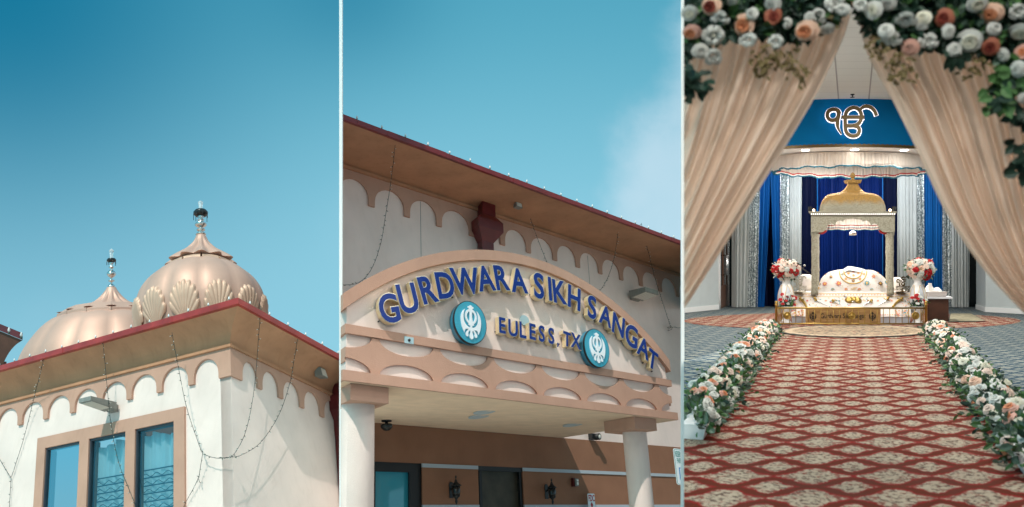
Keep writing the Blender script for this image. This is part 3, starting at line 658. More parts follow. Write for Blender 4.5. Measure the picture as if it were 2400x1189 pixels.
# ------------------------------------------------------------------ white divider posts, ground
mb = MB(); p4 = [(798.2, 15.5), (798.8, 15.5), (798.8, 20.5), (798.2, 20.5)]
mb.hull8([at(x, 0, Y)*Vector((1,1,0)) if False else Vector(((x-CX)/F*Y, Y, -6.4)) for x, Y in p4]+[Vector(((x-CX)/F*Y, Y, 9.5)) for x, Y in p4]); tagp(mb.build('sun_block_wall', 'white'), 'thin white wall added edge on to block sun left of the porch', 'wall')  # added behind the post to keep the sun off the wall beside it
for x, lab in ((798.5, 'tall slim white post between the domed building and the porch'), (1600.5, 'tall slim white post between the porch and the flower hall')):
    Y = 12.8; a, b = at(x-3.5, 0, Y).x, at(x+3.5, 0, Y).x
    mb = MB(); mb.box(a, b, Y, Y+.06, -6.5, 6.2); T = mb.build('white_post', 'white'); tagp(T, lab, 'post')
# ------------------------------------------------------------------ hall materials
def nodes(name):
    m, nt, b = new_mat(name); return m, nt, b, nt.nodes.new, nt.links.new
def mth(nt, op, a, b=None, c=None):
    n = nt.nodes.new('ShaderNodeMath'); n.operation = op
    for i, x in enumerate((a, b, c)):
        if x is None: continue
        if isinstance(x, (int, float)): n.inputs[i].default_value = x
        else: nt.links.new(x, n.inputs[i])
    return n.outputs[0]
AX = .399
def hall_ab(nt):
    g = nt.nodes.new('ShaderNodeNewGeometry'); s = nt.nodes.new('ShaderNodeSeparateXYZ'); nt.links.new(g.outputs['Position'], s.inputs[0])
    return mth(nt, 'SUBTRACT', s.outputs[0], mth(nt, 'MULTIPLY', s.outputs[1], AX)), s.outputs[1], g
def noise(nt, g, sc, det=4, rough=.6):
    n = nt.nodes.new('ShaderNodeTexNoise'); n.inputs['Scale'].default_value = sc; n.inputs['Detail'].default_value = det; n.inputs['Roughness'].default_value = rough
    nt.links.new(g.outputs['Position'], n.inputs['Vector']); return n.outputs['Fac']
def mixc(nt, f, a, b):
    n = nt.nodes.new('ShaderNodeMix'); n.data_type = 'RGBA'
    if isinstance(f, (int, float)): n.inputs[0].default_value = f
    else: nt.links.new(f, n.inputs[0])
    for i, x in ((6, a), (7, b)):
        if isinstance(x, tuple): n.inputs[i].default_value = (*x, 1)
        else: nt.links.new(x, n.inputs[i])
    return n.outputs[2]
def step(nt, x, a, b):
    n = nt.nodes.new('ShaderNodeMapRange'); n.interpolation_type = 'SMOOTHSTEP'; nt.links.new(x, n.inputs[0]); n.inputs[1].default_value = a; n.inputs[2].default_value = b
    return n.outputs[0]
def cell(nt, a, per, off): return mth(nt, 'ABSOLUTE', mth(nt, 'SUBTRACT', mth(nt, 'FRACT', mth(nt, 'ADD', mth(nt, 'DIVIDE', a, per), off)), .5))
def red_carpet():
    m, nt, b, N, L = nodes('red medallion carpet'); a, y, g = hall_ab(nt)
    n1 = noise(nt, g, 30, 3, .7); wob = mth(nt, 'MULTIPLY', mth(nt, 'SUBTRACT', n1, .5), .42)
    def med(off, hw, hh):
        x, z = cell(nt, a, .54, off), cell(nt, y, .555, off)
        ex, ez = mth(nt, 'POWER', mth(nt, 'DIVIDE', x, hw*.56), 2.), mth(nt, 'POWER', mth(nt, 'DIVIDE', z, hh*.98), 1.7)
        tip = mth(nt, 'ADD', mth(nt, 'DIVIDE', x, hw*1.04), mth(nt, 'DIVIDE', z, hh*.80))
        return mth(nt, 'ADD', mth(nt, 'MINIMUM', mth(nt, 'ADD', ex, ez), tip), wob)
    dA, dB = med(.0, .49, .40), med(.5, .31, .29)
    d = mth(nt, 'MINIMUM', dA, dB); cream = step(nt, d, .99, .92); rimm = mth(nt, 'MULTIPLY', step(nt, d, 1.25, 1.0), 1.0)
    n2 = noise(nt, g, 24, 4, .7); n3 = noise(nt, g, 19, 3)
    cr = mixc(nt, step(nt, n2, .49, .58), (.47, .40, .30), (.10, .065, .05)); cr = mixc(nt, mth(nt, 'MULTIPLY', step(nt, mth(nt, 'ADD', n3, mth(nt, 'MULTIPLY', d, .14)), .60, .70), .8), cr, (.22, .03, .022))
    base = mixc(nt, rimm, (.115, .017, .006), (.265, .007, .008)); col = mixc(nt, cream, base, cr)
    col = mixc(nt, mth(nt, 'MULTIPLY', noise(nt, g, 160, 2), .18), col, (.08, .05, .04)); col = mixc(nt, mth(nt, 'MULTIPLY', step(nt, noise(nt, g, 1.3, 4), .42, .68), .18), col, (.07, .05, .045))
    L(col, b.inputs['Base Color']); b.inputs['Roughness'].default_value = .95; b.inputs['Specular IOR Level'].default_value = .1; return m
def blue_carpet():
    m, nt, b, N, L = nodes('blue lattice carpet'); a, y, g = hall_ab(nt)
    w = mth(nt, 'MULTIPLY', mth(nt, 'SUBTRACT', noise(nt, g, 22, 2), .5), .30)
    x, z = cell(nt, a, .36, 0.), cell(nt, y, .40, 0.)
    d = mth(nt, 'ABSOLUTE', mth(nt, 'SUBTRACT', mth(nt, 'ADD', mth(nt, 'ADD', x, z), w), .5))
    d2 = mth(nt, 'ADD', mth(nt, 'ADD', x, z), w)
    line = step(nt, d, .16, .08); dot = step(nt, d2, .22, .14)
    k = mth(nt, 'MAXIMUM', line, mth(nt, 'MULTIPLY', dot, .8)); n2 = noise(nt, g, 40, 4, .7)
    base = mixc(nt, step(nt, n2, .45, .62), (.25, .262, .228), (.10, .135, .145)); col = mixc(nt, k, base, (.018, .052, .088))
    L(col, b.inputs['Base Color']); b.inputs['Roughness'].default_value = .95; b.inputs['Specular IOR Level'].default_value = .1; return m
def round_rug_mat(cx, cy):
    m, nt, b, N, L = nodes('black bordered floral rug'); a_, y_, g = hall_ab(nt); a_ = mth(nt, 'SUBTRACT', a_, cx-AX*cy); y_ = mth(nt, 'SUBTRACT', y_, cy); r = mth(nt, 'SQRT', mth(nt, 'ADD', mth(nt, 'MULTIPLY', a_, a_), mth(nt, 'MULTIPLY', y_, y_)))
    n = noise(nt, g, 9, 5, .75); n2 = noise(nt, g, 16, 3)
    c = mixc(nt, step(nt, n, .49, .57), (.40, .31, .20), (.04, .045, .04)); c = mixc(nt, mth(nt, 'MULTIPLY', step(nt, n2, .56, .64), .8), c, (.34, .13, .08))
    ring = mth(nt, 'MULTIPLY', step(nt, mth(nt, 'ABSOLUTE', mth(nt, 'SUBTRACT', r, 1.44)), .10, .05), step(nt, n2, .62, .45))
    c = mixc(nt, ring, c, (.52, .42, .29)); c = mixc(nt, step(nt, r, 1.57, 1.585), c, (.012, .016, .02))
    L(c, b.inputs['Base Color']); b.inputs['Roughness'].default_value = .95; return m
def ceiling_mat():
    m, nt, b, N, L = nodes('ceiling tiles'); a, y, g = hall_ab(nt)
    lx = step(nt, cell(nt, a, .79, .46), .472, .482); ly = step(nt, cell(nt, y, .65, .1), .482, .494)
    k = mth(nt, 'MAXIMUM', mth(nt, 'MULTIPLY', lx, 1.), mth(nt, 'MULTIPLY', ly, .55))
    L(mixc(nt, k, (.62, .63, .60), (.30, .30, .29)), b.inputs['Base Color']); b.inputs['Roughness'].default_value = .9; return m
def sequin():
    m, nt, b, N, L = nodes('silver sequin cloth'); g = N('ShaderNodeNewGeometry'); v = N('ShaderNodeTexVoronoi'); v.inputs['Scale'].default_value = 28
    L(g.outputs['Position'], v.inputs['Vector']); s = N('ShaderNodeSeparateColor'); L(v.outputs['Color'], s.inputs[0])
    L(mixc(nt, step(nt, s.outputs[0], .3, .95), (.22, .27, .28), (.85, .90, .90)), b.inputs['Base Color'])
    b.inputs['Metallic'].default_value = .45; b.inputs['Roughness'].default_value = .35
    bp = N('ShaderNodeBump'); bp.inputs['Strength'].default_value = .8; L(s.outputs[1], bp.inputs['Height']); L(bp.outputs['Normal'], b.inputs['Normal']); return m
def palki_mat():
    m, nt, b, N, L = nodes('embossed gold and silver sheet'); g = N('ShaderNodeNewGeometry'); s = N('ShaderNodeSeparateXYZ'); L(g.outputs['Position'], s.inputs[0])
    n = noise(nt, g, 5, 3); k = step(nt, mth(nt, 'ADD', s.outputs[2], mth(nt, 'MULTIPLY', mth(nt, 'SUBTRACT', n, .5), .22)), 2.88, 3.07)
    v2 = N('ShaderNodeTexVoronoi'); v2.inputs['Scale'].default_value = 30; L(g.outputs['Position'], v2.inputs['Vector']); c0 = mixc(nt, k, (.41, .385, .295), (.46, .265, .07)); L(mixc(nt, mth(nt, 'MULTIPLY', step(nt, v2.outputs['Distance'], .42, .75), .35), c0, (.15, .12, .07)), b.inputs['Base Color']); b.inputs['Metallic'].default_value = .35; b.inputs['Roughness'].default_value = .5  # dark cell edges put the recess shade of the embossing into the colour
    v = N('ShaderNodeTexVoronoi'); v.inputs['Scale'].default_value = 64; L(g.outputs['Position'], v.inputs['Vector'])
    bp = N('ShaderNodeBump'); bp.inputs['Strength'].default_value = .9; bp.inputs['Distance'].default_value = .02; L(v.outputs['Distance'], bp.inputs['Height']); L(bp.outputs['Normal'], b.inputs['Normal']); return m
def wood():
    m, nt, b, N, L = nodes('pale wood board'); g = N('ShaderNodeNewGeometry'); mp = N('ShaderNodeMapping'); mp.inputs['Scale'].default_value = (1.2, 1, 22); L(g.outputs['Position'], mp.inputs[0])
    n = N('ShaderNodeTexNoise'); n.inputs['Scale'].default_value = 3; n.inputs['Detail'].default_value = 6; L(mp.outputs[0], n.inputs['Vector'])
    L(mixc(nt, step(nt, n.outputs['Fac'], .35, .7), (.42, .25, .10), (.24, .12, .04)), b.inputs['Base Color']); b.inputs['Roughness'].default_value = .4; return m
def cloth(name, col, rough=.85, tl=0., sheen=0.):
    m, nt, b, N, L = nodes(name); g = N('ShaderNodeNewGeometry'); n = noise(nt, g, 3, 4)
    L(mixc(nt, n, tuple(c*.88 for c in col), tuple(min(1, c*1.1) for c in col)), b.inputs['Base Color']); b.inputs['Roughness'].default_value = rough; b.inputs['Specular IOR Level'].default_value = .12; b.inputs['Sheen Weight'].default_value = sheen
    if tl:
        t = N('ShaderNodeBsdfTranslucent'); t.inputs['Color'].default_value = (*col, 1); x = N('ShaderNodeMixShader'); x.inputs['Fac'].default_value = tl
        L(b.outputs[0], x.inputs[1]); L(t.outputs[0], x.inputs[2]); L(x.outputs[0], nt.nodes['Material Output'].inputs['Surface'])
    return m
M['red_carpet'], M['blue_carpet'], M['ceiling'], M['sequin'], M['palki'], M['wood'] = red_carpet(), blue_carpet(), ceiling_mat(), sequin(), palki_mat(), wood()
M['hallwall'] = mat('pale blue grey wall', (.50, .56, .57), .8, vary=.03); M['skirting'] = mat('white skirting', (.78, .80, .80), .5)
M['drum'] = mat('deep teal blue paint', (.001, .105, .265), .7, spec=.05, vary=.05, vscale=.6)
M['navy'] = cloth('navy drape', (.002, .006, .035), .6, 0, .0); M['royal'] = cloth('royal blue drape', (.003, .022, .16), .5); M['azure'] = cloth('azure blue drape', (.008, .13, .42), .5)
M['drapewhite'] = cloth('white drape', (.62, .66, .65), .7, .12); M['valance'] = cloth('pleated cream cloth', (.84, .77, .70), .8, .3)
M['redtrim'] = mat('red trim', (.45, .03, .03), .8); M['tealtrim'] = mat('teal trim', (.02, .16, .24), .8); M['whitetrim'] = mat('white trim', (.8, .78, .74), .8)
M['curtain'] = cloth('champagne curtain', (.82, .65, .52), .75, .3)
M['brass'] = mat('brass', (.42, .275, .075), .32, .9, vary=.1, vscale=8); M['brassdark'] = mat('gilt sign', (.085, .052, .014), .4, .4)
M['rumala'] = cloth('cream brocade', (.72, .67, .62), .75, .1); M['greycloth'] = cloth('grey white under cloth', (.56, .60, .66), .8)
M['peach'] = mat('peach embroidery', (.66, .30, .18), .8); M['mustard'] = mat('gold embroidery', (.62, .38, .10), .7, .2); M['tealthread'] = mat('teal embroidery', (.06, .26, .32), .8); M['redthread'] = mat('coral embroidery', (.55, .12, .10), .8); M['brownthread'] = mat('brown embroidery', (.14, .06, .04), .8)
M['silver'] = mat('silver', (.66, .66, .64), .25, .9); M['vase'] = mat('white glazed vase', (.78, .78, .76), .3); M['vasequilt'] = mat('silvery vase panel', (.55, .58, .62), .35, .3, bump=.6, bscale=60)
M['darkwood'] = mat('dark brown cabinet', (.07, .028, .016), .5, vary=.25, vscale=6); M['tabletop'] = mat('white table top', (.74, .76, .78), .4); M['basket'] = mat('pale pink basket', (.72, .64, .60), .7, bump=.5, bscale=80)
M['glassdark'] = mat('dark door glass', (.012, .016, .018), .08); M['doorwood'] = mat('brown door panel', (.13, .06, .035), .5); M['chrome'] = mat('chrome', (.6, .62, .63), .2, 1.)
M['lamp'] = mat('lit downlight', (1, 1, 1), .5, emit=(1, .95, .86), estr=9.); M['halo'] = mat('white halo tube', (1, 1, 1), .5, emit=(1, .94, 1.), estr=1.35); M['led'] = mat('lit led strip', (1, 1, 1), .5, emit=(1, .96, .95), estr=2.2)
M['warm'] = mat('lit warm bulb', (1, 1, 1), .5, emit=(1, .66, .36), estr=12.)
M['fillpanel'] = mat('glowing fill panel', (1, 1, 1), .5, emit=(1, .97, .92), estr=1.5)
M['leafd'] = mat('dark green leaves', (.014, .042, .026), .55, vary=.4, vscale=20); M['leafm'] = mat('grey green leaves', (.11, .18, .13), .6, vary=.35, vscale=20); M['leaf3'] = mat('fresh green leaves', (.07, .17, .05), .6, vary=.35, vscale=20); M['olive'] = mat('dry olive sprigs', (.17, .13, .05), .7)
for k, c in dict(fwhite=(.64, .65, .60), fpeach=(.78, .50, .36), fpink=(.66, .36, .28), fdust=(.40, .13, .075), fred=(.42, .008, .012), fblush=(.80, .62, .52), fcore=(.22, .035, .02), fcream=(.74, .72, .58), fpeachc=(.66, .24, .11)).items(): M[k] = mat(k[1:]+' petals', c, .65, vary=.08, vscale=30)
# ------------------------------------------------------------------ hall shell
def pf(Y): s = Y/F; return Fr(at(0, 0, Y), Vector((s, 0, 0)), Vector((0, 0, -s)), Vector((-AX, -1, 0)))
def hpt(a, Y, z): return Vector((a+AX*Y, Y, z))
CL = CUT3
kL = (CL-CX)/F
ZC = 5.76
def struct(name, mb, m): return tagp(mb.build(name, m), kind='structure')
mb = MB(); mb.face([(-4, -8, 0), (5.5, -8, 0), (.66*30, 30, 0), (kL*30, 30, 0), (kL*4, 4, 0), (-4, 2, 0)]); mb.crop(CL, 'right') if False else None; struct('floor', mb, 'blue_carpet')
mb = MB(); pts = [hpt(-1.78, 17.8, .004), hpt(-1.45, 7.8, .004), hpt(-1.36, 5, .004), hpt(-1.2, -6, .004), hpt(1.2, -6, .004), hpt(1.4, 5, .004), hpt(1.45, 7.8, .004), hpt(1.78, 17.8, .004), hpt(1.78, 19.6, .004), hpt(-1.78, 19.6, .004)]
mb.face(pts); mb.crop(CL, 'right'); struct('aisle_carpet', mb, 'red_carpet')
mb = MB(); mb.face([hpt(4.35*math.cos(2*math.pi*i/64), 22.3+3.45*math.sin(2*math.pi*i/64), .008) for i in range(64)]); mb.crop(CL, 'right'); struct('oval_carpet', mb, 'red_carpet')
rc = Vector(((2005-CX)/F*18.45, 18.45, .0)); M['rug'] = round_rug_mat(rc.x, rc.y)
mb = MB(); cc = [(1.66*math.cos(2*math.pi*i/72), 1.66*math.sin(2*math.pi*i/72)) for i in range(72)]; mb.prism(Fr(rc, (1,0,0), (AX,1,0), (0,0,1)), cc, .0125, .023); o = mb.build('round_rug', 'rug'); tagp(o, 'round floral rug with black border lying before the brass railing', 'rug')
M['rug2'] = mat('grey green patterned rug', (.27, .25, .17), .95, vary=.5, vscale=9); 
mb = MB(); q = [(2222, 757), (2310, 755), (2277, 736.5), (2226, 736.5)]; P4 = []
for x, y in q: Y = H/((y-CY)/F); P4.append(at(x, y, Y))
c4 = sum(P4, Vector((0,0,0)))/4; mb.hull8([p+Vector((0,0,.0125)) for p in P4]+[p+Vector((0,0,.022)) for p in P4]); mb.mi = 1; mb.face([c4+(p-c4)*.93+Vector((0,0,.026)) for p in P4]); o = mb.build('small_rug', ['black', 'rug2']); tagp(o, 'small grey green rug with dark edge beside the brown cabinet', 'rug')
mb = MB(); mb.face([(-3.5, -8, ZC), (6, -8, ZC), (.66*31, 31, ZC), (kL*31, 31, ZC), (kL*10.4, 10.4, ZC), (kL*10.3-1.6, 10.3, ZC), (-3.5, 2, ZC)]); struct('ceiling', mb, 'ceiling')
mb = MB(); mb.face([(-3.6, -8, ZC+.2), (6, -8, ZC+.2), (.66*31, 31, ZC+.2), (kL*31, 31, ZC+.2), (kL*10.4, 10.4, ZC+.2), (kL*10.3-1.6, 10.3, ZC+.2), (-3.6, 2, ZC+.2)]); struct('roof', mb, 'white')
def wallq(name, label, pts, m='hallwall', th=.1, z1=ZC-.002, base=True):
    T = thing(name, label, 'wall', (pts[0][0], pts[0][1], 0)); mb = MB()
    for (x0, y0), (x1, y1) in zip(pts, pts[1:]):
        d = Vector((x1-x0, y1-y0, 0)).normalized(); n = Vector((-d.y, d.x, 0))*th
        A, B = Vector((x0, y0, 0)), Vector((x1, y1, 0)); up = Vector((0, 0, z1))
        mb.hull8([A, B, B+n, A+n, A+up, B+up, B+n+up, A+n+up])
    mb.build('panel', m, T)
    if base:
        mb = MB()
        for (x0, y0), (x1, y1) in zip(pts, pts[1:]):
            d = Vector((x1-x0, y1-y0, 0)).normalized(); n = Vector((d.y, -d.x, 0))*.02; A, B = Vector((x0, y0, .008)), Vector((x1, y1, .008)); up = Vector((0, 0, .15))
            mb.hull8([A+n, B+n, B-n*.1, A-n*.1, A+n+up, B+n+up, B-n*.1+up, A-n*.1+up])
        mb.build('skirting', 'skirting', T)
def gx(px, Y): return ((px-CX)/F*Y, Y)
wallq('hall_wall', 'pale blue grey wall with white skirting left of the glass double door', [gx(CL, 25.4), gx(1684, 27.4)])
wallq('hall_wall', 'pale blue grey angled wall with light switch right of the dark doorway', [gx(2288, 27.6), gx(2310, 25.9), gx(2440, 24.3)])
wallq('hall_wall', 'back wall hidden behind the blue and white drapes', [gx(1600, 30.2), gx(2420, 30.2)], base=False)
wallq('hall_wall', 'outer left wall of the flower hall seen edge on', [(kL*12.9, 12.9), (kL*25.4, 25.4)], 'white', .04, base=False)
wallq('hall_wall', 'right side wall of the flower hall outside the picture', [(.66*30, 30), (5.6, -8)], base=False)
wallq('hall_wall', 'unseen left rear wall added to block sky light', [(-3.6, -8), (-3.6, -.5), (-.5, -.4)], base=False)  # added out of view to cut the blue sky light on the flowers
wallq('hall_wall', 'rear wall behind the viewer', [(5.6, -8), (-3.6, -8)], base=False)
p = at(2305, 640, 26.3); mb = MB(); mb.box(p.x-.04, p.x+.04, p.y-.2, p.y-.17, p.z-.09, p.z+.09); tagp(mb.build('light_switch', 'skirting'), 'white light switch plate on the angled wall at the right', 'switch')
# doors
A, B = Vector((*gx(1684.5, 27.4), 0)), Vector((*gx(1706, 29.6), 0)); d = (B-A); dl = d.length; d.normalize(); fr = Fr(A, d, Vector((0,0,1)), Vector((d.y, -d.x, 0)))
T = thing('double_door', 'dark glass double door with chrome pull handles at the left', 'door', A)
mb = MB(); mb.boxf(fr, 0, .1, 0, 3.1, -.1, .06); mb.boxf(fr, dl-.1, dl, 0, 3.1, -.1, .06); mb.boxf(fr, 0, dl, 3.1, 3.25, -.1, .06); mb.build('frame', 'chrome', T)
for k in range(2):
    a = .1+k*(dl-.2)/2; b = a+(dl-.2)/2
    mb = MB(); mb.boxf(fr, a, b, .02, .75, -.04, 0); mb.boxf(fr, a, a+.16, .75, 3.08, -.04, 0); mb.boxf(fr, b-.16, b, .75, 3.08, -.04, 0); l = mb.build('door_leaf', 'doorwood', T)
    mb = MB(); mb.boxf(fr, a+.16, b-.16, .75, 3.08, -.03, -.02); mb.build('glass', 'glassdark', l)
    x = b-.12 if k == 0 else a+.12; mb = MB(); mb.tube([fr.P(x,1.1,0), fr.P(x,1.1,.12), fr.P(x,1.75,.12), fr.P(x,1.75,0)], .025, 6); mb.build('handle', 'chrome', l)
mb = MB(); q = pf(29.9); mb.prism(q, [(1705, 300), (1718, 300), (1718, 717), (1705, 717)], 0, .05); tagp(mb.build('dark_doorway', 'glassdark'), 'dark narrow opening between the double door and white drape', 'doorway')
mb = MB(); q = pf(29.2); mb.prism(q, [(2268, 300), (2292, 300), (2292, 719), (2268, 719)], 0, .05); tagp(mb.build('dark_doorway', 'glassdark'), 'tall dark doorway at the right between white drape and angled wall', 'doorway')
# ------------------------------------------------------------------ drapes at the back
def drape(label, xt, xb, m, Y=29.0, nf=6, amp=.05, yt=335, yb=719.5, group='drapes on the back wall', seed=0, flare=0.):
    rr = random.Random(seed+int(xt[0])); mb = MB(); ph = [rr.uniform(0, 6.28) for _ in range(4)]; yb = CY+F*H/Y-.6 if yb is None else yb
    def fn(s, t):
        ss = s+.35/nf*math.sin(2*math.pi*nf*s*.5+ph[0])/3; x = lerp(lerp(xt[0], xt[1], ss), lerp(xb[0], xb[1], ss), t**1.3); y = lerp(yt, CY+F*(H-.012)/Y, t)
        dd = amp*(math.sin(2*math.pi*nf*s+ph[1]+.5*math.sin(3*t+ph[2]))+.4*math.sin(2*math.pi*nf*2.3*s+ph[3]))*(.6+.5*t)
        p = at(x, y, Y); p.y += dd-flare*max(0, t-.93)*3; return p
    n = max(16, nf*10); mb.grid(fn, n, 14); o = mb.build('drape', m); return tagp(o, label, 'drape', group)
drape('white drape at the far left beside the double door', (1716, 1761), (1716, 1752), 'drapewhite', nf=5, amp=.07, Y=28.7)
drape('silver sequin drape left of the bright blue pair', (1759, 1783), (1750, 1777), 'sequin', nf=4, amp=.05, Y=28.75)
drape('bright blue drape, left one of the pair swept apart over the dark gap', (1779, 1808), (1771, 1790), 'azure', nf=6, amp=.06, Y=28.8)
drape('dark navy drape in the gap of the swept blue pair', (1776, 1832), (1776, 1832), 'navy', nf=7, Y=29.4)
drape('bright blue drape, right one of the pair swept apart', (1806, 1830), (1816, 1830), 'azure', nf=5, amp=.05, Y=28.85)
drape('silver sequin drape behind the left flower vase', (1827, 1849), (1827, 1849), 'sequin', nf=4, Y=28.8)
drape('white drape just left of the throne canopy', (1847, 1880), (1846, 1877), 'drapewhite', nf=5, Y=28.85)
drape('dark navy drape behind the left canopy post', (1878, 1918), (1876, 1918), 'navy', nf=9, amp=.03)
drape('royal blue middle drape behind the throne canopy', (1916, 2070), (1916, 2070), 'royal', nf=26, amp=.05, Y=29.1)
drape('dark navy drape behind the right canopy post', (2068, 2105), (2068, 2105), 'navy', nf=9, amp=.03)
for x, l in ((1916, 'thin bright blue strip left of the throne canopy'), (2069, 'thin bright blue strip right of the throne canopy')): drape(l, (x-1.6, x+1.6), (x-1.2, x+1.2), 'azure', nf=1, amp=.01, Y=28.9)
drape('white drape just right of the throne canopy', (2103, 2151), (2103, 2151), 'drapewhite', nf=6, Y=28.85)
drape('narrow silver sequin drape behind the right flower vase', (2149, 2164), (2149, 2164), 'sequin', nf=3, Y=28.8)
drape('bright blue drape right of the right vase', (2161, 2212), (2161, 2212), 'azure', nf=9, amp=.05, Y=28.85)
drape('silver sequin drape behind the brown cabinet', (2209, 2232), (2209, 2233), 'sequin', nf=4, Y=28.8)
drape('white drape at the far right beside the dark doorway', (2230, 2272), (2231, 2271), 'drapewhite', nf=6, amp=.07, Y=28.7)
# ------------------------------------------------------------------ round blue drum, lit ring, pleated valance
def ell(ax, ay, t, Yc=24.6): return hpt(ax*math.sin(t), Yc-ay*math.cos(t), 0)
T = thing('ceiling_drum', 'deep blue round drum under the ceiling with white ring of downlights', 'ceiling drum', hpt(0, 24.6, 4.5))
def band(mb, ax, ay, z0, z1, n=120, wob=None):
    mb.grid(lambda s, t: ell(ax, ay, 2*math.pi*s)+Vector((0, 0, lerp(z0, z1, t)+(wob(s, t) if wob else 0))), n, 1); return mb
band(MB(), 3.3, 2.4, 4.53, ZC).build('drum', 'drum', T)
mb = MB(); mb.grid(lambda s, t: ell(lerp(3.3, 2.1, t), lerp(2.4, 1.4, t), 2*math.pi*s)+Vector((0, 0, 4.53)), 96, 1); mb.build('ring', 'white', T)
band(MB(), 3.32, 2.42, 4.50, 4.56, 600, lambda s, t: (.03*abs(math.sin(math.pi*s*170)) if t > .5 else 0)).build('gold_trim', 'brassdark', T)
mb = MB(); mb.grid(lambda s, t: ell(2.3*t, 1.55*t, 2*math.pi*s)+Vector((0, 0, 4.5)), 64, 2); mb.build('inner_ceiling', 'valance', T)
for (x, y) in ((1888, 351.5), (2003, 350), (2119, 353)):
    p = at(x, y, 22.9 if x == 2003 else 23.0); p.z = 4.528; mb = MB(); mb.lathe([(.10, 0), (.10, -.012), (.002, -.012)], p, (0,0,1), (1,0,0), 16); mb.build('downlight', 'lamp', T)
T = thing('pleated_valance', 'oval pleated cream valance with red and teal trim hanging over the throne', 'valance', hpt(0, 24.6, 4.1))
rr = random.Random(3); phs = [rr.uniform(0, 6.28) for _ in range(8)]
def vw(s): return .05*math.sin(2*math.pi*8*s+phs[0])+.045*math.sin(2*math.pi*19*s+phs[1])+.03*math.sin(2*math.pi*31*s+phs[3])
def vz(s, t):
    zb = 4.10+.022*math.sin(2*math.pi*13*s+phs[2])+.015*math.sin(2*math.pi*29*s); return lerp(4.49, zb, t)
def vp_(s, t, out=0.):
    pl = (.028*math.sin(2*math.pi*150*s)+.018*math.sin(2*math.pi*97*s+1))*(.5+.5*t)+vw(s)*t*.5+.04*t+out
    p = ell(2.23+pl, 1.51+pl*.7, 2*math.pi*s); p.z = vz(s, t); return p
mb = MB(); mb.grid(lambda s, t: vp_(s, t), 1200, 5); mb.build('pleats', 'valance', T)
for nm, t0, t1, m in (('teal_trim', .94, 1.04, 'tealtrim'), ('white_trim', .86, .94, 'whitetrim'), ('red_trim', .77, .86, 'redtrim')):
    for out, k in ((.012, 0), (-.012, 1)):
        if nm == 'red_trim' and k == 0: continue
        mb = MB(); mb.grid(lambda s, t: vp_(s, lerp(t0, t1, t), out), 600, 1); mb.build(nm, m, T)
# ------------------------------------------------------------------ lit sign on the drum
T = thing('ek_onkar_sign', 'gold Ek Onkar symbol with white halo light on the blue drum', 'sign', at(1996, 290, 21.95))
q = pf(22.0)
def zz(x, y): return (1790+x*.25225, 220+y*.25225)
def stroke(mb, pts, wd, w0, w1, n=40, tip=1.0):
    pp = [zz(*path(pts, i/n)) for i in range(n+1)]; Lf, Rt = [], []
    for i in range(n+1):
        a, b = pp[max(0, i-1)], pp[min(n, i+1)]; dx, dy = b[0]-a[0], b[1]-a[1]; l = math.hypot(dx, dy); nx, ny = -dy/l, dx/l
        h = wd/2*.25225*(lerp(1, tip, i/n) if not callable(tip) else tip(i/n)); Lf.append((pp[i][0]+nx*h, pp[i][1]+ny*h)); Rt.append((pp[i][0]-nx*h, pp[i][1]-ny*h))
    for i in range(n):
        a = [q.P(*Lf[i], w1), q.P(*Lf[i+1], w1), q.P(*Rt[i+1], w1), q.P(*Rt[i], w1)]; b = [q.P(*Lf[i], w0), q.P(*Lf[i+1], w0), q.P(*Rt[i+1], w0), q.P(*Rt[i], w0)]
        mb.face(a); mb.face([a[0], b[0], b[1], a[1]]); mb.face([a[3], a[2], b[2], b[3]]); mb.face(b[::-1])
        if i == 0: mb.face([a[0], a[3], b[3], b[0]])
        if i == n-1: mb.face([a[1], b[1], b[2], a[2]])
ST = [([(706,195),(690,163),(645,153),(603,172),(592,212),(610,245),(645,255),(680,240),(698,205)], 34, 1), ([(690,170),(697,200),(686,260),(690,320),(722,384)], 36, lambda t: 1 if t < .6 else lerp(1, .25, (t-.6)/.4)),
      ([(757,232),(768,180),(800,148),(840,137),(880,152),(903,190),(905,240),(880,285),(835,304),(775,306)], 34, 1), ([(722,226),(935,226)], 32, 1),
      ([(830,304),(875,318),(888,350),(872,388),(832,400),(790,388),(762,345),(757,232)], 34, 1), ([(888,168),(915,138),(955,125),(1000,140),(1030,172),(1046,212)], 32, lambda t: lerp(.7, 1, min(1, t*3)))]
for k, (pts, wd, tip) in enumerate(ST):
    mb = MB(); stroke(mb, pts, wd, .10, .14+.003*k, tip=tip); mb.build('gold_stroke', 'brassdark', T, recalc=False)
    mb = MB(); stroke(mb, pts, wd+12, .055+.002*k, .06+.002*k, tip=tip); mb.build('halo', 'halo', T, recalc=False)
# sprinkler
for x, y in ((1998, 226),): 
    p = at(x, y, 21.6); p.z = ZC; mb = MB(); mb.lathe([(.05, -.001), (.05, -.02), (.015, -.03), (.015, -.07), (.06, -.08), (.06, -.085), (.005, -.09)], p, (0,0,1), (1,0,0), 12); tagp(mb.build('sprinkler', 'black'), 'small dark sprinkler head on the tiled ceiling', 'sprinkler')
